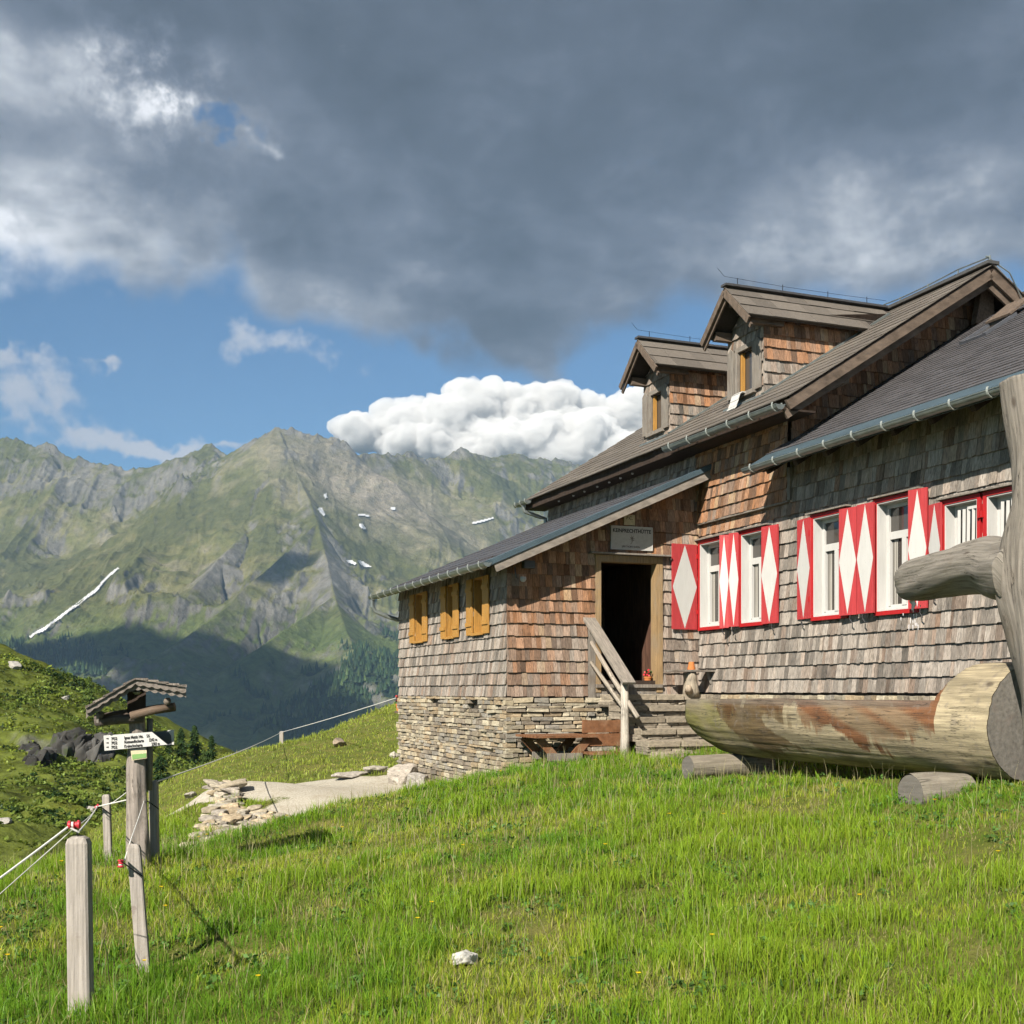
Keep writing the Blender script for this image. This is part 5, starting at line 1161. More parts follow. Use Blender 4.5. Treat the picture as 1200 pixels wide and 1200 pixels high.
# ------------------------------------------------------------------ left side: shelter sign post, fence
def gpix(u, v, lo=3.0, hi=60.0, fn=None):
    """where the sight line of photograph pixel (u, v) meets the ground"""
    d = np.linspace(lo, hi, 3000); k = (u - U0) / F; z = (V0 - v) / F * d; g = (fn or G)(k * d, d); b = np.nonzero(z <= g)[0]
    i = b[0] if len(b) else len(d) - 1; return np.array([k * d[i], d[i], float(g[i])])
def rel(base): return lambda u, v, d: Vector(W(u, v, d) - np.array(base))
SPB = (W(163, 1012, 12)[0], 12.0, Gf(W(163, 1012, 12)[0], 12.0))
gs_ = thing('shelter_sign_post', 'weathered wooden post carrying a little shingled gable roof above the trail signs', 'sign post', SPB); L_ = rel(SPB)
mb = MB(); mb.g = []; mb.tube([L_(163, 1030, 12), L_(163, 985, 12), L_(162, 940, 12), L_(161, 905, 12), L_(161, 888, 12), L_(162, 862, 12), L_(161, 840, 12), L_(160, 810, 12)], [.112, .106, .098, .096, .090, .076, .073, .07], 40, (.33, .285, .25), wob=.36, seed=23); mb.build('post', M['logwood'], gs_, smooth=True)
mb = MB(); mb.g = []; mb.tube([L_(174, 926, 12.16), L_(175, 890, 12.14), L_(176, 842, 12.12)], [.036, .036, .032], 8, (.33, .30, .25), wob=.2, seed=3); mb.build('side_batten', M['logwood'], gs_, smooth=True)
D0, D1 = 11.62, 12.42
ap, le, ri = (158.5, 796), (100, 831), (219, 806)
mb = MB(); rr_ = random.Random(4)
for (e_, n_) in ((le, 5), (ri, 5)):
    for k in range(n_):
        for j in range(7):
            f0, f1 = 1 - (k + 1) / n_, min(1, 1 - k / n_ + .05); up = 3.2
            lerp = lambda f, dv: (ap[0] + (e_[0] - ap[0]) * f, ap[1] + (e_[1] - ap[1]) * f + dv)
            y0 = D0 + .03 + (D1 - D0) * j / 7 - (.09 if j == 0 else 0); y1 = D0 + (D1 - D0) * (j + .97) / 7; q = rr_.uniform(-.5, .5)
            a0 = lerp(f1, -3.4 + q); a1 = lerp(f0, -1.4 + q * .3); b0 = lerp(f1, -1.0 + q); b1 = lerp(f0, .3)
            c = [L_(*b0, y0), L_(*b1, y0), L_(*b1, y1), L_(*b0, y1), L_(*a0, y0), L_(*a1, y0), L_(*a1, y1), L_(*a0, y1)]
            mb.hexa(c, tuple(np.array([.21, .18, .155]) * rr_.uniform(.5, 1.3)))
mb.build('little_roof', M['shingle'], gs_)
def scallop(y, dv0, dv1, amp_, n_, e_, th=.022, ph=0.0, mat=M['darkgreyboard']):
    m_ = MB(); N3 = 40; a = []; b = []
    for i in range(N3 + 1):
        f = i / N3; x = ap[0] + (e_[0] - ap[0]) * f * .985; yv = ap[1] + (e_[1] - ap[1]) * f * .985
        w = abs(math.sin(f * n_ * math.pi + ph)); a.append((x, yv + dv0)); b.append((x, yv + dv1 + amp_ * w))
    for i in range(N3):
        p = [L_(*b[i], y), L_(*b[i + 1], y), L_(*b[i + 1], y + th), L_(*b[i], y + th), L_(*a[i], y), L_(*a[i + 1], y), L_(*a[i + 1], y + th), L_(*a[i], y + th)]; m_.hexa(p)
    m_.build('scalloped_bargeboard', mat, gs_)
for e_, n_ in ((le, 6), (ri, 6)):
    scallop(D0 - .035, -.2, 5.2, 2.0, n_, e_); scallop(D0 + .0, 4.0, 10.0, 2.6, n_, e_, ph=.8); scallop(D1, -.2, 6, 2, n_, e_)
for (a, b, r, c) in (((112, 846, 11.85), (168, 841, 11.85), .045, (.12, .10, .085)), ((153, 839, 11.75), (204, 828, 11.80), .040, (.17, .12, .085)), ((112, 842, 12.25), (205, 828, 12.25), .045, (.14, .11, .09))):
    m_ = MB(); m_.g = []; p0, p1 = L_(*a), L_(*b); m_.tube([p0, (p0 + p1) / 2 + Vector((0, 0, .008)), p1], [r, r * 1.05, r * .95], 10, c, wob=.2, seed=int(a[0])); m_.build('cross_log', M['logwood'], gs_, smooth=True)
for (a, b) in (((117, 838, 11.7), (117, 838, 12.4)), ((196, 822, 11.7), (196, 822, 12.4))):
    m_ = MB(); m_.g = []; m_.tube([L_(*a), L_(*b)], .038, 10, (.18, .15, .12), wob=.1, seed=4); m_.build('purlin_log', M['logwood'], gs_, smooth=True)
m_ = MB(); q = [L_(149, 836, 11.9), L_(171, 835, 11.9), L_(171, 835, 12.15), L_(149, 836, 12.15), L_(149, 806, 11.9), L_(171, 806, 11.9), L_(171, 806, 12.15), L_(149, 806, 12.15)]; m_.hexa(q); m_.build('inner_board', M['darkwood'], gs_)
m_ = MB(); m_.tube([L_(160.5, 806, 11.72), L_(160.5, 811, 11.72), L_(160.5, 814, 11.72)], [.012, .045, .02], 10); m_.build('small_bell', M['zinc'], gs_)
m_ = MB(); m_.beam(L_(114.5, 836, 11.68), L_(115, 847, 11.68), .03, .02); m_.build('hanging_peg', M['greyboard'], gs_)

def plate(pts, y, th, mat, name, parent, L):
    m_ = MB(); n = len(pts); v = [L(u, vv, y) for u, vv in pts] + [L(u, vv, y + th) for u, vv in pts]
    m_.add(v, [tuple(range(n)), tuple(range(n, 2 * n))[::-1]] + [(i, (i + 1) % n, n + (i + 1) % n, n + i) for i in range(n)]); return m_.build(name, mat, parent)
YS = 11.82
sb_ = tuple(W(160, 868, YS)); ts = thing('trail_sign', 'white arrow-shaped hiking sign with three rows of black lettering on the post', 'sign', sb_); Ls = rel(sb_)
plate([(121.3, 862), (178, 857.7), (196.3, 872.5), (122.5, 879.8)], YS, .012, M['white'], 'pointer_board', ts, Ls)
tilt = math.atan2(4.9, 60)
def rowtext(body, u, v, size, sx=1.0):
    q = Ls(u, v, YS - .004); mt = Matrix.Translation(q) @ Matrix.Rotation(tilt, 4, Vector((0, -1, 0))) @ Matrix.Rotation(math.radians(90), 4, 'X')
    text(body, size, M['black'], ts, mt, align='LEFT', sx=sx, bold=.0006)
for k, (b_, c_) in enumerate((('Ignaz Mattis Htt.', '5½'), ('Rotmandlscharte', '2242 m'), ('Krukeckscharte', '2303 m'))):
    vv = 865.6 + k * 5.0; sl_ = -.085
    rowtext('702', 130, vv + .5, .042); rowtext(b_, 145.5, vv + .5 + sl_ * 15, .043, sx=.66); rowtext(c_, 171.5 + k * 3, vv + .5 + sl_ * (41 + 3 * k), .043, sx=.62)
    m_ = MB(); m_.add([Ls(123.6, vv, YS - .003), Ls(127.2, vv - 1.1, YS - .003), Ls(127.2, vv + 1.0, YS - .003)], [(0, 1, 2)]); m_.build('arrow_mark', M['black'], ts)
d2_ = tuple(W(192, 865, YS + .25)); ds = thing('dark_trail_sign', 'dark trail sign with a white end sticking out behind the white pointer', 'sign', d2_); Ld = rel(d2_)
plate([(166, 859.5), (203.8, 855.2), (203.8, 872.4), (166, 876)], YS + .25, .012, M['darksign'], 'board', ds, Ld); plate([(196, 855.9), (203.9, 855), (203.9, 872.6), (201.6, 872.6), (200.5, 862)], YS + .246, .003, M['white'], 'white_end', ds, Ld)
g2_ = tuple(W(162, 885, 11.86)); gsn = thing('green_plate', 'small cream and green plate nailed below the white pointer sign', 'sign', g2_); Lg = rel(g2_)
plate([(153, 879.5), (171.8, 879), (172.2, 888.5), (154.6, 891.2)], 11.85, .01, M['yellowsign'], 'plate', gsn, Lg); plate([(154.6, 884.2), (171.4, 882.6), (171.6, 887.6), (155.2, 890)], 11.846, .003, M['greensign'], 'green_field', gsn, Lg)
m_ = MB(); m_.add([Lg(152.6, 878.6, 11.86), Lg(171, 876, 11.86), Lg(171.3, 879, 11.86), Lg(153.6, 882, 11.86)], [(0, 1, 2, 3)]); m_.build('plate_back', M['signgrey'], gsn)

def fence_post(label, top, base_, d, w_px, dpt=.75, mat='greypost', cham=.25, cat='fence post'):
    bx = W(base_[0], base_[1], d); gz_ = Gf(bx[0], bx[1]) if d < 30 else bx[2]; b = Vector((bx[0], bx[1], min(bx[2], gz_))); o = thing('fence_post', label, cat, tuple(b))
    t = Vector(W(top[0], top[1], d)) - b; w = w_px * d / F; h = w * dpt; dn = Vector((0, 0, -.25)); mb = MB(); rings = []
    ax = t.normalized()
    for (q, kx) in ((dn, 1.0), (t - ax * w * .32, 1.0), (t - ax * w * .10, .84), (t, .55)):
        c8 = []
        for i, j in ((-1, -.8), (-.8, -1), (.8, -1), (1, -.8), (1, .8), (.8, 1), (-.8, 1), (-1, .8)): c8.append(q + Vector((i * w / 2 * kx, j * h / 2 * (kx if kx < 1 else 1), 0)))
        rings.append(c8)
    n = 8; vs = [v for r in rings for v in r]; fs = []
    for i in range(len(rings) - 1): fs += [(i * n + k, i * n + (k + 1) % n, (i + 1) * n + (k + 1) % n, (i + 1) * n + k) for k in range(n)]
    fs.append(tuple((len(rings) - 1) * n + k for k in range(n))); mb.add(vs, fs); mb.build('post', M[mat], o); return o, b
def reel(parent, c, ax, r, L, base):
    m_ = MB(); a = Vector(ax).normalized(); c = Vector(c) - base; pr = [(-.5, .72), (-.42, 1), (-.28, 1), (-.2, .62), (-.06, .62), (0, 1), (.08, .62), (.2, .62), (.28, 1), (.42, 1), (.5, .72)]
    m_.tube([c + a * L * p for p, k in pr], [r * k for p, k in pr], 14); m_.build('insulator', M['redplastic'], parent)
    m_ = MB(); m_.tube([c + a * L * -.20, c + a * L * -.02], r * .7, 12); m_.build('rope_winding', M['rope'], parent)
pA, bA = fence_post('thick pale squared fence post standing nearest in the grass', (92, 980), (96, 1193), 7.0, 25.5)
m_ = MB(); m_.tube([Vector(W(92, 984, 7.0)) - bA, Vector(W(90, 974, 7.0)) - bA, Vector(W(87, 967, 7.0)) - bA], .004, 6); m_.build('insulator_rod', M['iron'], pA); reel(pA, W(87, 966.5, 7.0), (1, .15, .05), .026, .072, bA)
pB, bB = fence_post('thin split fence plank leaning in front of the shelter sign post', (156.5, 989), (172, 1137), 8.3, 15, .5)
m_ = MB(); m_.tube([Vector(W(143, 1010, 8.2)) - bB, Vector(W(150, 1015, 8.2)) - bB, Vector(W(167, 1027, 8.2)) - bB], .005, 6); m_.build('insulator_rod', M['iron'], pB); reel(pB, W(141.5, 1012, 8.2), (0, .1, 1), .021, .056, bB)
pC, bC = fence_post('short squared post with a light face left of the shelter sign post', (124.5, 931), (128, 1006), 13.0, 8.6)
m_ = MB(); m_.tube([Vector(W(114, 946, 12.9)) - bC, Vector(W(120, 947, 12.9)) - bC, Vector(W(131, 955, 12.9)) - bC], .007, 6); m_.build('insulator_rod', M['iron'], pC); reel(pC, W(114, 945, 12.9), (1, 0, .8), .02, .05, bC)
pD, bD = fence_post('darker round-edged fence post just right of the shelter sign post', (180, 914.5), (182, 1020), 12.3, 9.5, 1.0)
m_ = MB(); m_.tube([Vector(W(169, 937, 12.0)) - bD, Vector(W(175, 940, 12.0)) - bD, Vector(W(186, 948, 12.1)) - bD], .006, 6); m_.build('insulator_rod', M['iron'], pD); reel(pD, W(168.5, 936, 12.0), (0, 0, 1), .018, .04, bD)
pE, bE = fence_post('small lone fence post on the far grass ridge', (330, 857), (330, 884), 35.5, 4.6)
def rope(label, pts, r, name='fence_rope'):
    P_ = [Vector(W(*p)) for p in pts]; o_ = P_[0]; out = []
    for a, b in zip(P_[:-1], P_[1:]):
        L = (b - a).length
        for k in range(6): t = k / 6; out.append(a.lerp(b, t) - Vector((0, 0, .0022 * L * 4 * t * (1 - t))) - o_)
    out.append(P_[-1] - o_); mb = MB(); mb.tube(out, r, 6); ob = mb.build(name, M['rope'], loc=tuple(o_)); tag(ob, label, 'rope'); return ob
rope('thick white fence rope from the left edge over the nearest post to the sign post', [(-60, 1068, 6.3), (0, 1029, 6.6), (80, 969, 6.98), (92, 975, 7.0), (114, 945, 12.9), (150, 937, 12.5), (168, 936, 12.0)], .0065)
rope('thin second fence rope below the main rope at the left edge', [(-60, 1100, 6.6), (40, 1012, 7.6), (85, 972, 7.05), (113, 948, 12.85)], .0035)
rope('white rope dropping from the sign post to the leaning plank', [(169, 938, 11.98), (153, 985, 8.5), (146, 1008, 8.25), (142, 1011, 8.2)], .004)
rope('white rope tied between the short squared post and the sign post', [(122, 944, 12.9), (133, 940, 12.7), (149, 928, 12.6), (168, 933, 12.05)], .005)
rope('long white fence rope rising from the dark post over the far ridge towards the hut', [(184, 916, 12.3), (330, 858, 35.4), (470, 816, 25.5)], .008)

# ------------------------------------------------------------------ stones
def boulder_pts(size, seed, n=22):
    u = np.linspace(-1, 1, n); A_, B_ = np.meshgrid(u, u); V = []; Fq = []; o = 0
    for ax in range(3):
        for sg in (-1, 1):
            q = np.zeros((n * n, 3)); q[:, ax] = sg; q[:, (ax + 1) % 3] = A_.ravel() * sg; q[:, (ax + 2) % 3] = B_.ravel(); V.append(q); Fq.append(grid_faces(n, n) + o); o += n * n
    V = np.concatenate(V); d = V / np.linalg.norm(V, axis=1)[:, None]; V = V * .42 + d * .62
    rg = np.random.default_rng(seed)
    for _ in range(9):            # broken facets
        nn = rg.normal(0, 1, 3); nn /= np.linalg.norm(nn); h = rg.uniform(.62, .88); k = V @ nn - h; V = V - np.maximum(k, 0)[:, None] * nn
    m = vnoise3(d[:, 0] * 2 + seed, d[:, 1] * 2, d[:, 2] * 2, 5) - .5 + .5 * (vnoise3(d[:, 0] * 6 + seed, d[:, 1] * 6, d[:, 2] * 6, 6) - .5) + .22 * (vnoise3(d[:, 0] * 15, d[:, 1] * 15, d[:, 2] * 15, 7) - .5)
    return (V * (1 + .26 * m[:, None])) * np.array(size) / 2, np.concatenate(Fq)
def boulder_mesh(name, size, seed, col):
    V, Fq = boulder_pts(size, seed); c = np.tile(np.array(col), (len(V), 1)); ob = np_mesh(name, V, Fq, M['stone'], {'tint': c}, smooth=False); return ob
def stone_thing(label, u, v, size, seed, col=(.42, .38, .32), d=None, name='boulder', sink=.3, rot=None, group=None):
    p = gpix(u, v) if d is None else np.array([W(u, v, d)[0], d, Gf(W(u, v, d)[0], d)]); rr = random.Random(seed)
    ob = boulder_mesh(name, size, seed, col); ob.location = (p[0], p[1], p[2] + size[2] * (.5 - sink)); ob.rotation_euler.z = rr.uniform(0, 3) if rot is None else rot
    tag(ob, label, 'stone', group); return ob
stone_thing('small white stone lying in the foreground grass', 545, 1130, (.19, .13, .11), 3, (.66, .64, .58), sink=.2)
stone_thing('pale boulder leaning against the far corner of the stone plinth', 470, 903, (.75, .5, .5), 4, (.46, .41, .35), d=23.6, sink=.25)
stone_thing('rounded boulder at the foot of the plinth beside the pale one', 487, 912, (.8, .5, .42), 5, (.40, .37, .33), d=22.6, sink=.3)
stone_thing('small light stone on the slope left of the plinth corner', 461, 889, (.22, .18, .2), 6, (.50, .46, .38), sink=.1)
stone_thing('flat stone slab in the grass above the gravel path', 412, 910, (.8, .5, .16), 7, (.42, .38, .33), sink=.4)
stone_thing('flat stone beside the slab above the gravel path', 440, 905, (.6, .45, .2), 8, (.44, .40, .33), sink=.35)
stone_thing('brown stone on the far grass ridge', 398, 874, (.55, .35, .3), 9, (.34, .27, .20), sink=.35)
stone_thing('flat stone at the foot of the annex plinth', 508, 925, (.9, .5, .2), 10, (.46, .42, .36), d=21.6, sink=.35)
stone_thing('pale stone in the grass left of the dry stone wall', 224, 934, (.42, .3, .16), 12, (.46, .42, .36), sink=.3)
stone_thing('flat stone lying beside the far support log', 868, 906, (.34, .3, .1), 11, (.42, .38, .32), sink=.3)
for k, (u, v, w) in enumerate(((17, 778, 1.5), (77, 815, .8), (105, 945, .5), (5, 960, .5))):
    p = gpix(u, v + 4, 35, 130, Hh); bo = boulder_mesh('boulder', (w, w * .7, w * .6), 40 + k, (.42, .40, .36) if k < 2 else (.4, .38, .35)); bo.location = (p[0], p[1], p[2] + w * .05)
    tag(bo, ['large white boulder on the crest of the left hillside', 'pale boulder on the hillside crest behind the little roof', 'grey stone low on the left hillside near the short post', 'grey stone on the left hillside at the picture edge'][k], 'stone')
rw = thing('dry_stone_wall', 'collapsed dry stone wall holding up the gravel path terrace', 'stone wall', tuple(gpix(262, 960)))
poly = [(246, 914), (270, 912), (276, 925), (292, 948), (332, 952), (350, 966), (322, 985), (286, 996), (200, 1004), (232, 978), (246, 952), (258, 934)]
def inpoly(u, v, P_):
    c = False
    for i in range(len(P_)):
        a, b = P_[i], P_[(i + 1) % len(P_)]
        if (a[1] > v) != (b[1] > v) and u < (b[0] - a[0]) * (v - a[1]) / (b[1] - a[1]) + a[0]: c = not c
    return c
RV, RF, RC, RO = [], [], [], 0; rr_ = random.Random(77); n = 0; bw = np.array(rw.location)
while n < 430:
    u, v = rr_.uniform(195, 352), rr_.uniform(910, 1006)
    if not inpoly(u, v, poly): continue
    dd_ = 21.5 - (v - 912) / 92 * 4.6; x = (u - U0) / F * dd_; z = (V0 - v) / F * dd_ ; g = Gf(x, dd_); w = rr_.uniform(.11, .36) * (1 if rr_.random() < .85 else 1.5)
    zt = max(g, min(z, g + .5)) + rr_.uniform(-.05, .08); col = rr_.choice([(.48, .41, .30), (.42, .38, .31), (.52, .46, .36), (.36, .32, .27), (.50, .40, .27)])
    bv, bf = boulder_pts((w, w * rr_.uniform(.5, .9), w * rr_.uniform(.25, .5)), n, 9); ra = rr_.uniform(-.7, .7); bv = np.stack([bv[:, 0] * math.cos(ra) - bv[:, 1] * math.sin(ra), bv[:, 0] * math.sin(ra) + bv[:, 1] * math.cos(ra), bv[:, 2] + bv[:, 0] * rr_.uniform(-.25, .25)], -1) + np.array([x - bw[0], dd_ - bw[1], zt - bw[2] - .06])
    RV.append(bv); RF.append(bf + RO); RO += len(bv); RC.append(np.tile(np.array(col) * rr_.uniform(.75, 1.15), (len(bv), 1))); n += 1
st_o = np_mesh('stones', np.concatenate(RV), np.concatenate(RF), M['stone'], {'tint': np.concatenate(RC)}); st_o.parent = rw
# dark crag in the left hillside
cb_ = gpix(78, 885, 35, 130, Hh); crag = thing('rock_outcrop', 'dark jagged rock outcrop breaking through the left hillside', 'rock', tuple(cb_)); RV, RF, RC, RO = [], [], [], 0; rr_ = random.Random(9)
M['crag'] = pmat('crag_rock', attr='tint', grain=((1.2, 1.2, .5), .5, 1.4), bump=1.0, bscale=3, rough=.95, blot=[(.6, (.05, .07, .02), .55, .65, .8)])
for k in range(46):
    f = rr_.random(); u = 28 + 92 * f + rr_.uniform(-4, 4); v = 878 + 10 * math.sin(f * 5 + 1.2) + 8 * f + rr_.uniform(-11, 9); g = gpix(u, v, 35, 130, Hh); w = rr_.uniform(.8, 2.2)
    bv, bf = boulder_pts((w * rr_.uniform(.6, 1.1), w * .9, w * rr_.uniform(.9, 1.6)), 500 + k, 12); ra = rr_.uniform(-.5, .7); bv[:, 0] += bv[:, 2] * rr_.uniform(.1, .7); bv = np.stack([bv[:, 0] * math.cos(ra) - bv[:, 1] * math.sin(ra), bv[:, 0] * math.sin(ra) + bv[:, 1] * math.cos(ra), bv[:, 2]], -1)
    bv = bv + (g - cb_) + np.array([0, 0, -w * .28]); RV.append(bv); RF.append(bf + RO); RO += len(bv); RC.append(np.tile(np.array([.062, .06, .056]) * rr_.uniform(.5, 1.6), (len(bv), 1)))
cr_o = np_mesh('crags', np.concatenate(RV), np.concatenate(RF), M['crag'], {'tint': np.concatenate(RC)}); cr_o.parent = crag

# ------------------------------------------------------------------ trees
M['needles'] = leafmat('needles', .25); M['grassmat'] = leafmat('grass_blades', .42); M['heathmat'] = leafmat('heath_leaves', .25)
def conifer(label, u, v0, v1, d, wr, col, seed, larch=False, base=None):
    rg = np.random.default_rng(seed); h = (v1 - v0) * d / F; x = (u - U0) / F * d; z0 = (V0 - v1) / F * d
    gzz = float(Hh(np.array([x]), np.array([d]))[0]); z0b = min(z0, gzz); h = h + (z0 - z0b); o = thing('conifer', label, 'tree', (x, d, z0b), group='conifers on the left hillside')
    mb = MB(); mb.tube([(0, 0, -.3), (0, 0, h * .5), (0, 0, h * .97)], [h * .022, h * .014, h * .004], 7, (.5, .45, .4)); mb.build('trunk', M['oldwood'], o)
    n = 1300; t = rg.random(n) ** .8; z = h * (.06 + .94 * t); tier = .70 + .30 * np.sin(z / h * 38 + seed) + .18 * np.sin(z / h * 11 + seed * 2); rad = h * wr * (1 - t) ** .85 * tier + .02 * h
    r = rad * np.sqrt(rg.random(n)) ** .6 * (1 + .3 * rg.standard_normal(n) * .5); a = np.floor(rg.random(n) * 11) / 11 * 6.283 + rg.normal(0, .22, n) + z * 9; s_ = h * rg.uniform(.012, .028, n)
    c = np.stack([r * np.cos(a), r * np.sin(a), z - r * .35], -1); rd = np.stack([np.cos(a), np.sin(a), np.full(n, -.45)], -1); sd_ = np.stack([-np.sin(a), np.cos(a), rg.normal(0, .4, n)], -1)
    V = np.stack([c - rd * s_[:, None] * 1.6, c - sd_ * s_[:, None] * .7, c + rd * s_[:, None] * 1.6, c + sd_ * s_[:, None] * .7], 1).reshape(-1, 3)
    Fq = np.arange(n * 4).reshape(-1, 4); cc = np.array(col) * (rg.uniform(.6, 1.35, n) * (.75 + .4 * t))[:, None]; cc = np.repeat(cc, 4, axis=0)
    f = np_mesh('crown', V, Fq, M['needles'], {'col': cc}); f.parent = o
LA, SPR = (.10, .15, .035), (.035, .065, .022)
for a in (('light green larch standing clear behind the left end of the little roof', 105, 793, 834, 101, .30, LA, 1), ('small bushy larch on the hillside crest', 60, 792, 812, 105, .42, LA, 2), ('tiny dark spruce on the crest between the two larches', 38, 786, 800, 107, .34, SPR, 3), ('low dark conifer at the upper left edge of the hillside', 8, 768, 780, 110, .5, SPR, 4),
          ('spruce just right of the dark trail sign', 212, 854, 912, 96, .24, SPR, 5), ('tallest spruce of the clump right of the trail sign', 228, 850, 918, 98, .22, (.045, .08, .026), 6), ('outer right spruce of the clump by the far rope', 248, 862, 918, 95, .26, SPR, 7), ('small spruce half hidden at the foot of the clump', 262, 886, 922, 93, .3, SPR, 8), ('spruce directly behind the dark trail sign', 198, 862, 905, 94, .28, SPR, 9), ('young light green larch beside the spruce clump', 239, 878, 918, 92, .3, (.07, .11, .03), 10), ('dark juniper bush right of the sign post foot', 188, 885, 912, 60, .7, (.025, .05, .018), 11)):
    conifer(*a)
# forest on the valley side: one mass of small conifers
fm = (forest > .45).ravel() & (uu.ravel() > -115) & (uu.ravel() < 640) & (my.ravel() > 700) & (my.ravel() < 2700)
fid = np.nonzero(fm)[0]; wgt = (dmn.ravel()[fid] * 0 + my.ravel()[fid]); pick = rng.choice(fid, 11000, p=wgt / wgt.sum())
bpz = MV[pick] + rng.normal(0, 1, (len(pick), 3)) * np.array([4, 5, 0]); hgt = rng.uniform(6, 17, len(pick)) * (.6 + .4 * bpz[:, 1] / 1800); rad = hgt * rng.uniform(.16, .26, len(pick)); ang_ = np.arange(6) * math.pi / 3
ring = np.stack([np.cos(ang_), np.sin(ang_), np.zeros(6)], -1)[None] * rad[:, None, None] * rng.uniform(.75, 1.2, (len(pick), 6, 1)) + bpz[:, None] + np.array([0, 0, 1.5]) + rng.normal(0, 1, (len(pick), 6, 3)) * np.array([0, 0, .8])
tip = bpz + np.stack([rng.normal(0, .3, len(pick)), rng.normal(0, .3, len(pick)), hgt], -1); V = np.concatenate([ring, tip[:, None]], 1).reshape(-1, 3); b0 = np.arange(len(pick))[:, None] * 7
T = np.stack([np.stack([b0[:, 0] + k, b0[:, 0] + (k + 1) % 6, b0[:, 0] + 6], -1) for k in range(6)], 1).reshape(-1, 3)
fc = np.repeat((np.array([.024, .046, .020]) + np.array([.03, .035, .004]) * (rng.random((len(pick), 1)) < .25)) * rng.uniform(.6, 1.7, (len(pick), 1)), 7, axis=0)
fo = np_mesh('forest', V, None, M['needles'], {'col': fc}, tris=T); tag(fo, 'far conifer forest covering the lower valley side', kind='stuff')

# ------------------------------------------------------------------ heath on the left hillside
def cards(c, s_, n_per, colr, rg, flat=.6):
    """leafy clumps: n_per small quads spread through each clump"""
    N = len(c); k = n_per; P_ = np.repeat(c, k, 0); S_ = np.repeat(s_, k); d = rg.normal(0, 1, (N * k, 3)); d /= np.linalg.norm(d, axis=1)[:, None]; d[:, 2] = np.abs(d[:, 2]) * flat
    P_ = P_ + d * S_[:, None] * rg.uniform(.4, 1.0, (N * k, 1)); u_ = rg.normal(0, 1, (N * k, 3)); u_ /= np.linalg.norm(u_, axis=1)[:, None]; w_ = np.cross(u_, rg.normal(0, 1, (N * k, 3))); w_ /= np.linalg.norm(w_, axis=1)[:, None] + 1e-6
    q = (S_ * rg.uniform(.22, .42, N * k))[:, None]; V = np.stack([P_ - u_ * q, P_ - w_ * q * .6, P_ + u_ * q, P_ + w_ * q * .6], 1).reshape(-1, 3)
    cl = np.repeat(np.repeat(colr, k, 0) * rg.uniform(.7, 1.3, (N * k, 1)), 4, 0); return V, np.arange(N * k * 4).reshape(-1, 4), cl
n = 26000; yy = 33 + (112 - 33) * rng.random(n) ** .8; xx = yy * rng.uniform(-.52, -.16, n) ; zz = Hh(xx, yy); pn = fbm(xx * .25, yy * .25, 4, 88); p3 = fbm(xx * .06, yy * .06, 3, 89)
okm = (rng.random(n) < .06 + .55 * sstep(pn, -.2, .4)); cx_, cy_, cz_ = W(75, 868, 82)
xx, yy, zz, pn, p3 = xx[okm], yy[okm], zz[okm], pn[okm], p3[okm]
cl = np.array([.115, .16, .028]) * (1 + .5 * rng.normal(0, .4, (len(xx), 1))) + np.array([.05, .045, 0]) * sstep(-pn + p3, 0, .4)[:, None]; dk = rng.random(len(xx)) < .12 + .3 * sstep(pn, .1, .5); cl[dk] = np.array([.022, .045, .014])
V, Fq, cc = cards(np.stack([xx, yy, zz + .02], -1), rng.uniform(.16, .42, len(xx)) * (yy / 75) ** .5, 10, np.clip(cl, .01, 1), rng, .7)
ht = np_mesh('undergrowth', V, Fq, M['heathmat'], {'col': cc}); tag(ht, 'low alpine heath and shrubs covering the left hillside', kind='stuff')

# ------------------------------------------------------------------ meadow grass
def grass_mesh(name, xx, yy, hh, ww, colb, rg, lean=.45):
    n = len(xx); zz = G(xx, yy); yaw = rg.uniform(0, 6.283, n); la = rg.uniform(0, 6.283, n); lm = np.abs(rg.normal(0, lean, n)) * hh
    w3 = np.stack([np.cos(yaw), np.sin(yaw) * .6, np.zeros(n)], -1) * (ww / 2)[:, None]; l3 = np.stack([np.cos(la), np.sin(la), np.zeros(n)], -1) * lm[:, None]
    b = np.stack([xx, yy, zz - .01], -1); up = np.zeros((n, 3)); up[:, 2] = hh
    m = b + up * .55 + l3 * .30; t = b + up * (1 - .25 * (lm / hh)[:, None] ** 2) + l3
    V = np.stack([b - w3, b + w3, m - w3 * .85, m + w3 * .85, t], 1).reshape(-1, 3); i = np.arange(n)[:, None] * 5
    Fq = i + np.array([[0, 1, 3, 2]]); T = i + np.array([[2, 3, 4]])
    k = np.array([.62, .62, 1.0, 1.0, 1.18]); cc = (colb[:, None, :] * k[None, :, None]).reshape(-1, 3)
    return np_mesh(name, V, Fq, M['grassmat'], {'col': np.clip(cc, 0, 1)}, tris=T)
def scatter(y0, y1, dens, rg, xl=None, xr=None):
    A_ = 0.5 * (y1 ** 2 - y0 ** 2) * .96 + 2.6 * (y1 - y0); n = int(A_ * dens); yy = np.sqrt(y0 ** 2 + (y1 ** 2 - y0 ** 2) * rg.random(n)); xx = rg.uniform(-1, 1, n) * (yy * .48 + 1.3); return xx, yy
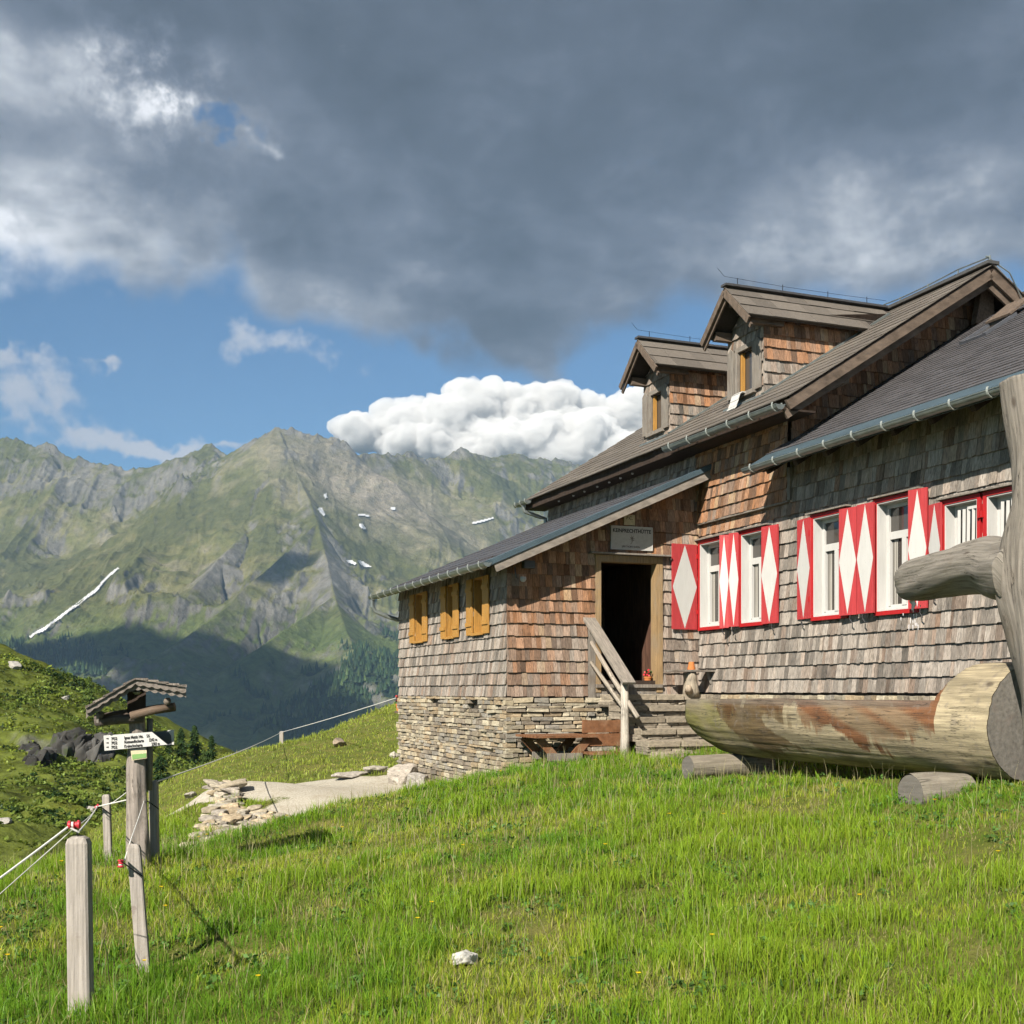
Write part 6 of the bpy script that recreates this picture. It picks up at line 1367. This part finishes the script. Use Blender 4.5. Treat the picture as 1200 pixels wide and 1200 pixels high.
def keep(xx, yy, rg):
    s_, p_ = to_sp(xx, yy); ok = ~((s_ > -6.5) & (p_ > -3.56) & (s_ < .02)); ok &= ~((s_ >= 0) & (p_ > -.08)); ok &= ~((s_ > 0) & (s_ < 2.2) & (p_ > -2.0))
    ok &= pathmask(xx, yy) < rg.uniform(.15, .5, len(xx)); ok &= ~((s_ > 3.6) & (s_ < 9.2) & (np.abs(p_ + 2.0) < .38) & (rg.random(len(xx)) < .85)); return ok
X_, Y_, H_, W_, C_ = [], [], [], [], []
for (y0, y1, dens, hs_, wk) in ((3.6, 8.0, 2300, 1.0, .0052), (8.0, 13.0, 1500, 1.0, .0066), (13.0, 20.5, 850, 1.0, .0095), (20.5, 46.0, 95, .75, .024)):
    xx, yy = scatter(y0, y1, dens, rng)
    if y0 > 20: ok0 = (xx < 1.5); xx, yy = xx[ok0], yy[ok0]
    ok = keep(xx, yy, rng); xx, yy = xx[ok], yy[ok]
    tuft = fbm(xx * 2.3, yy * 2.3, 4, 201); big = fbm(xx * .45, yy * .45, 3, 202); fine = fbm(xx * 9, yy * 9, 2, 203); spots = sum(np.exp(-((xx - W(u_, v_, d_)[0]) / r_) ** 2 - ((yy - d_) / (r_ * 1.5)) ** 2) for u_, v_, d_, r_ in ((1010, 1180, 5.7, .16), (1030, 1035, 8.0, .22), (1150, 1000, 8.6, .3), (790, 1140, 6.4, .14), (610, 1065, 8.6, .2), (375, 1058, 9.6, .3), (450, 985, 13.5, .5), (925, 950, 12, .4), (545, 1150, 6.8, .12)))
    dry = np.clip(sstep(fbm(xx * 1.1 + 4, yy * 1.1, 4, 204), .05, .40) + spots, 0, 1)
    far = sstep(yy, 19, 23)
    cl9 = sstep(fbm(xx * 5.5, yy * 5.5, 2, 222), .12, .42); h = (.072 + .07 * sstep(tuft, -.3, .45) + .035 * big + .07 * cl9) * rng.uniform(.55, 1.35, len(xx)) * (1 - .35 * dry) * hs_; rgt = sstep(xx - .08 * yy, .2, 2.2); h = h * (1 - .22 * rgt)
    bare = rng.random(len(xx)) < .6 * sstep(fbm(xx * 1.7, yy * 1.7, 3, 207), .34, .48) + .75 * spots; h = np.where(bare, h * .3, h)
    g1 = np.array([.195, .300, .020]); g2 = np.array([.310, .360, .035]); g3 = np.array([.110, .230, .016]); tan = np.array([.38, .33, .15])
    t_ = sstep(big + .5 * tuft + rng.normal(0, .25, len(xx)), -.4, .5)[:, None]; c = g3 * (1 - t_) + g1 * t_; y_ = sstep(dry * .7 + rng.normal(0, .28, len(xx)) + .25 * big, .25, .9)[:, None]; c = c * (1 - y_) + g2 * y_
    tn = (rng.random(len(xx)) < .03 + .14 * dry + .4 * bare)[:, None]; c = np.where(tn, tan, c); c = c * (1 - .5 * far[:, None]) + np.array([.36, .36, .085]) * .5 * far[:, None]
    c = c * rng.uniform(.75, 1.25, (len(xx), 1))
    X_.append(xx); Y_.append(yy); H_.append(h); W_.append(wk * rng.uniform(.7, 1.35, len(xx))); C_.append(c)
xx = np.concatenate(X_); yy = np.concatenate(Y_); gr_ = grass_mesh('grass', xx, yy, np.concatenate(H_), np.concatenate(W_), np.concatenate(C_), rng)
tag(gr_, 'long bright green meadow grass on the slope below the hut', kind='stuff')
# broad-leaved tufts, seed stalks and flowers
n = 5200; yy = np.sqrt(4 ** 2 + (19 ** 2 - 16) * rng.random(n)); xx = rng.uniform(-1, 1, n) * (yy * .48 + 1); ok = keep(xx, yy, rng); xx, yy = xx[ok], yy[ok]
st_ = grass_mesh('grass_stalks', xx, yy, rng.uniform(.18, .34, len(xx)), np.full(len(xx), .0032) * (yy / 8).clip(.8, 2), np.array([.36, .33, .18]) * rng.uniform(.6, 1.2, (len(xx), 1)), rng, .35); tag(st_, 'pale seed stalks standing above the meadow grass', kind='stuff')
n = 9000; ty = np.sqrt(16 + (19 ** 2 - 16) * rng.random(n)); tx = rng.uniform(-1, 1, n) * (ty * .48 + 1); ok = keep(tx, ty, rng) & (fbm(tx * 1.6, ty * 1.6, 3, 301) > .08); tx, ty = tx[ok], ty[ok]
V, Fq, cc = cards(np.stack([tx, ty, G(tx, ty) + .02], -1), rng.uniform(.03, .07, len(tx)), 8, np.array([.07, .14, .03]) * rng.uniform(.7, 1.4, (len(tx), 1)), rng, .9)
hb = np_mesh('meadow_herbs', V, Fq, M['heathmat'], {'col': cc}); tag(hb, 'small leafy herbs between the meadow grass', kind='stuff')

fl_ = random.Random(8); V = []; Fq = []; cc = []
for k in range(30):
    y = 5.5 + 12 * fl_.random(); x = fl_.uniform(-1, 1) * (y * .44); z = Gf(x, y) + fl_.uniform(.08, .2); r = .011 + .0009 * y; o_ = len(V)
    V += [(x, y, z)] + [(x + r * math.cos(a), y + r * math.sin(a) * .8, z + r * .5) for a in np.linspace(0, 6.28, 7)[:-1]]; Fq += [(o_, o_ + 1 + i, o_ + 1 + (i + 1) % 6) for i in range(6)]; cc += [(.75, .52, .02)] * 7
fw = np_mesh('wild_flowers', np.array(V), None, M['heathmat'], {'col': np.array(cc)}, tris=np.array(Fq)); tag(fw, 'tiny yellow flower heads scattered through the meadow', kind='stuff')

for (lab, pts) in (('long bent pale grass stalk standing at the lower right of the meadow', [(1095, 1200, 5.6), (1082, 1150, 5.65), (1062, 1085, 5.7), (1040, 1038, 5.75)]), ('shorter dry stalk beside the long bent one', [(1072, 1200, 5.6), (1066, 1160, 5.62), (1050, 1110, 5.66), (1045, 1085, 5.7)]), ('dark dead twig standing between the two nearest fence posts', [(128, 1150, 7.4), (126, 1120, 7.4), (122, 1100, 7.42), (127, 1080, 7.45)])):
    P_ = [Vector(W(*p)) for p in pts]; g_ = Gf(P_[0].x, P_[0].y); b_ = Vector((P_[0].x, P_[0].y, min(g_, P_[0].z))); mb = MB(); mb.tube([Vector((0, 0, 0))] + [p - b_ for p in P_], [.0035, .003, .0028, .0022, .0016], 5)
    tag(mb.build('stalk', M['darkwood'] if 'twig' in lab else M['straw'], loc=tuple(b_)), lab, 'stalk')
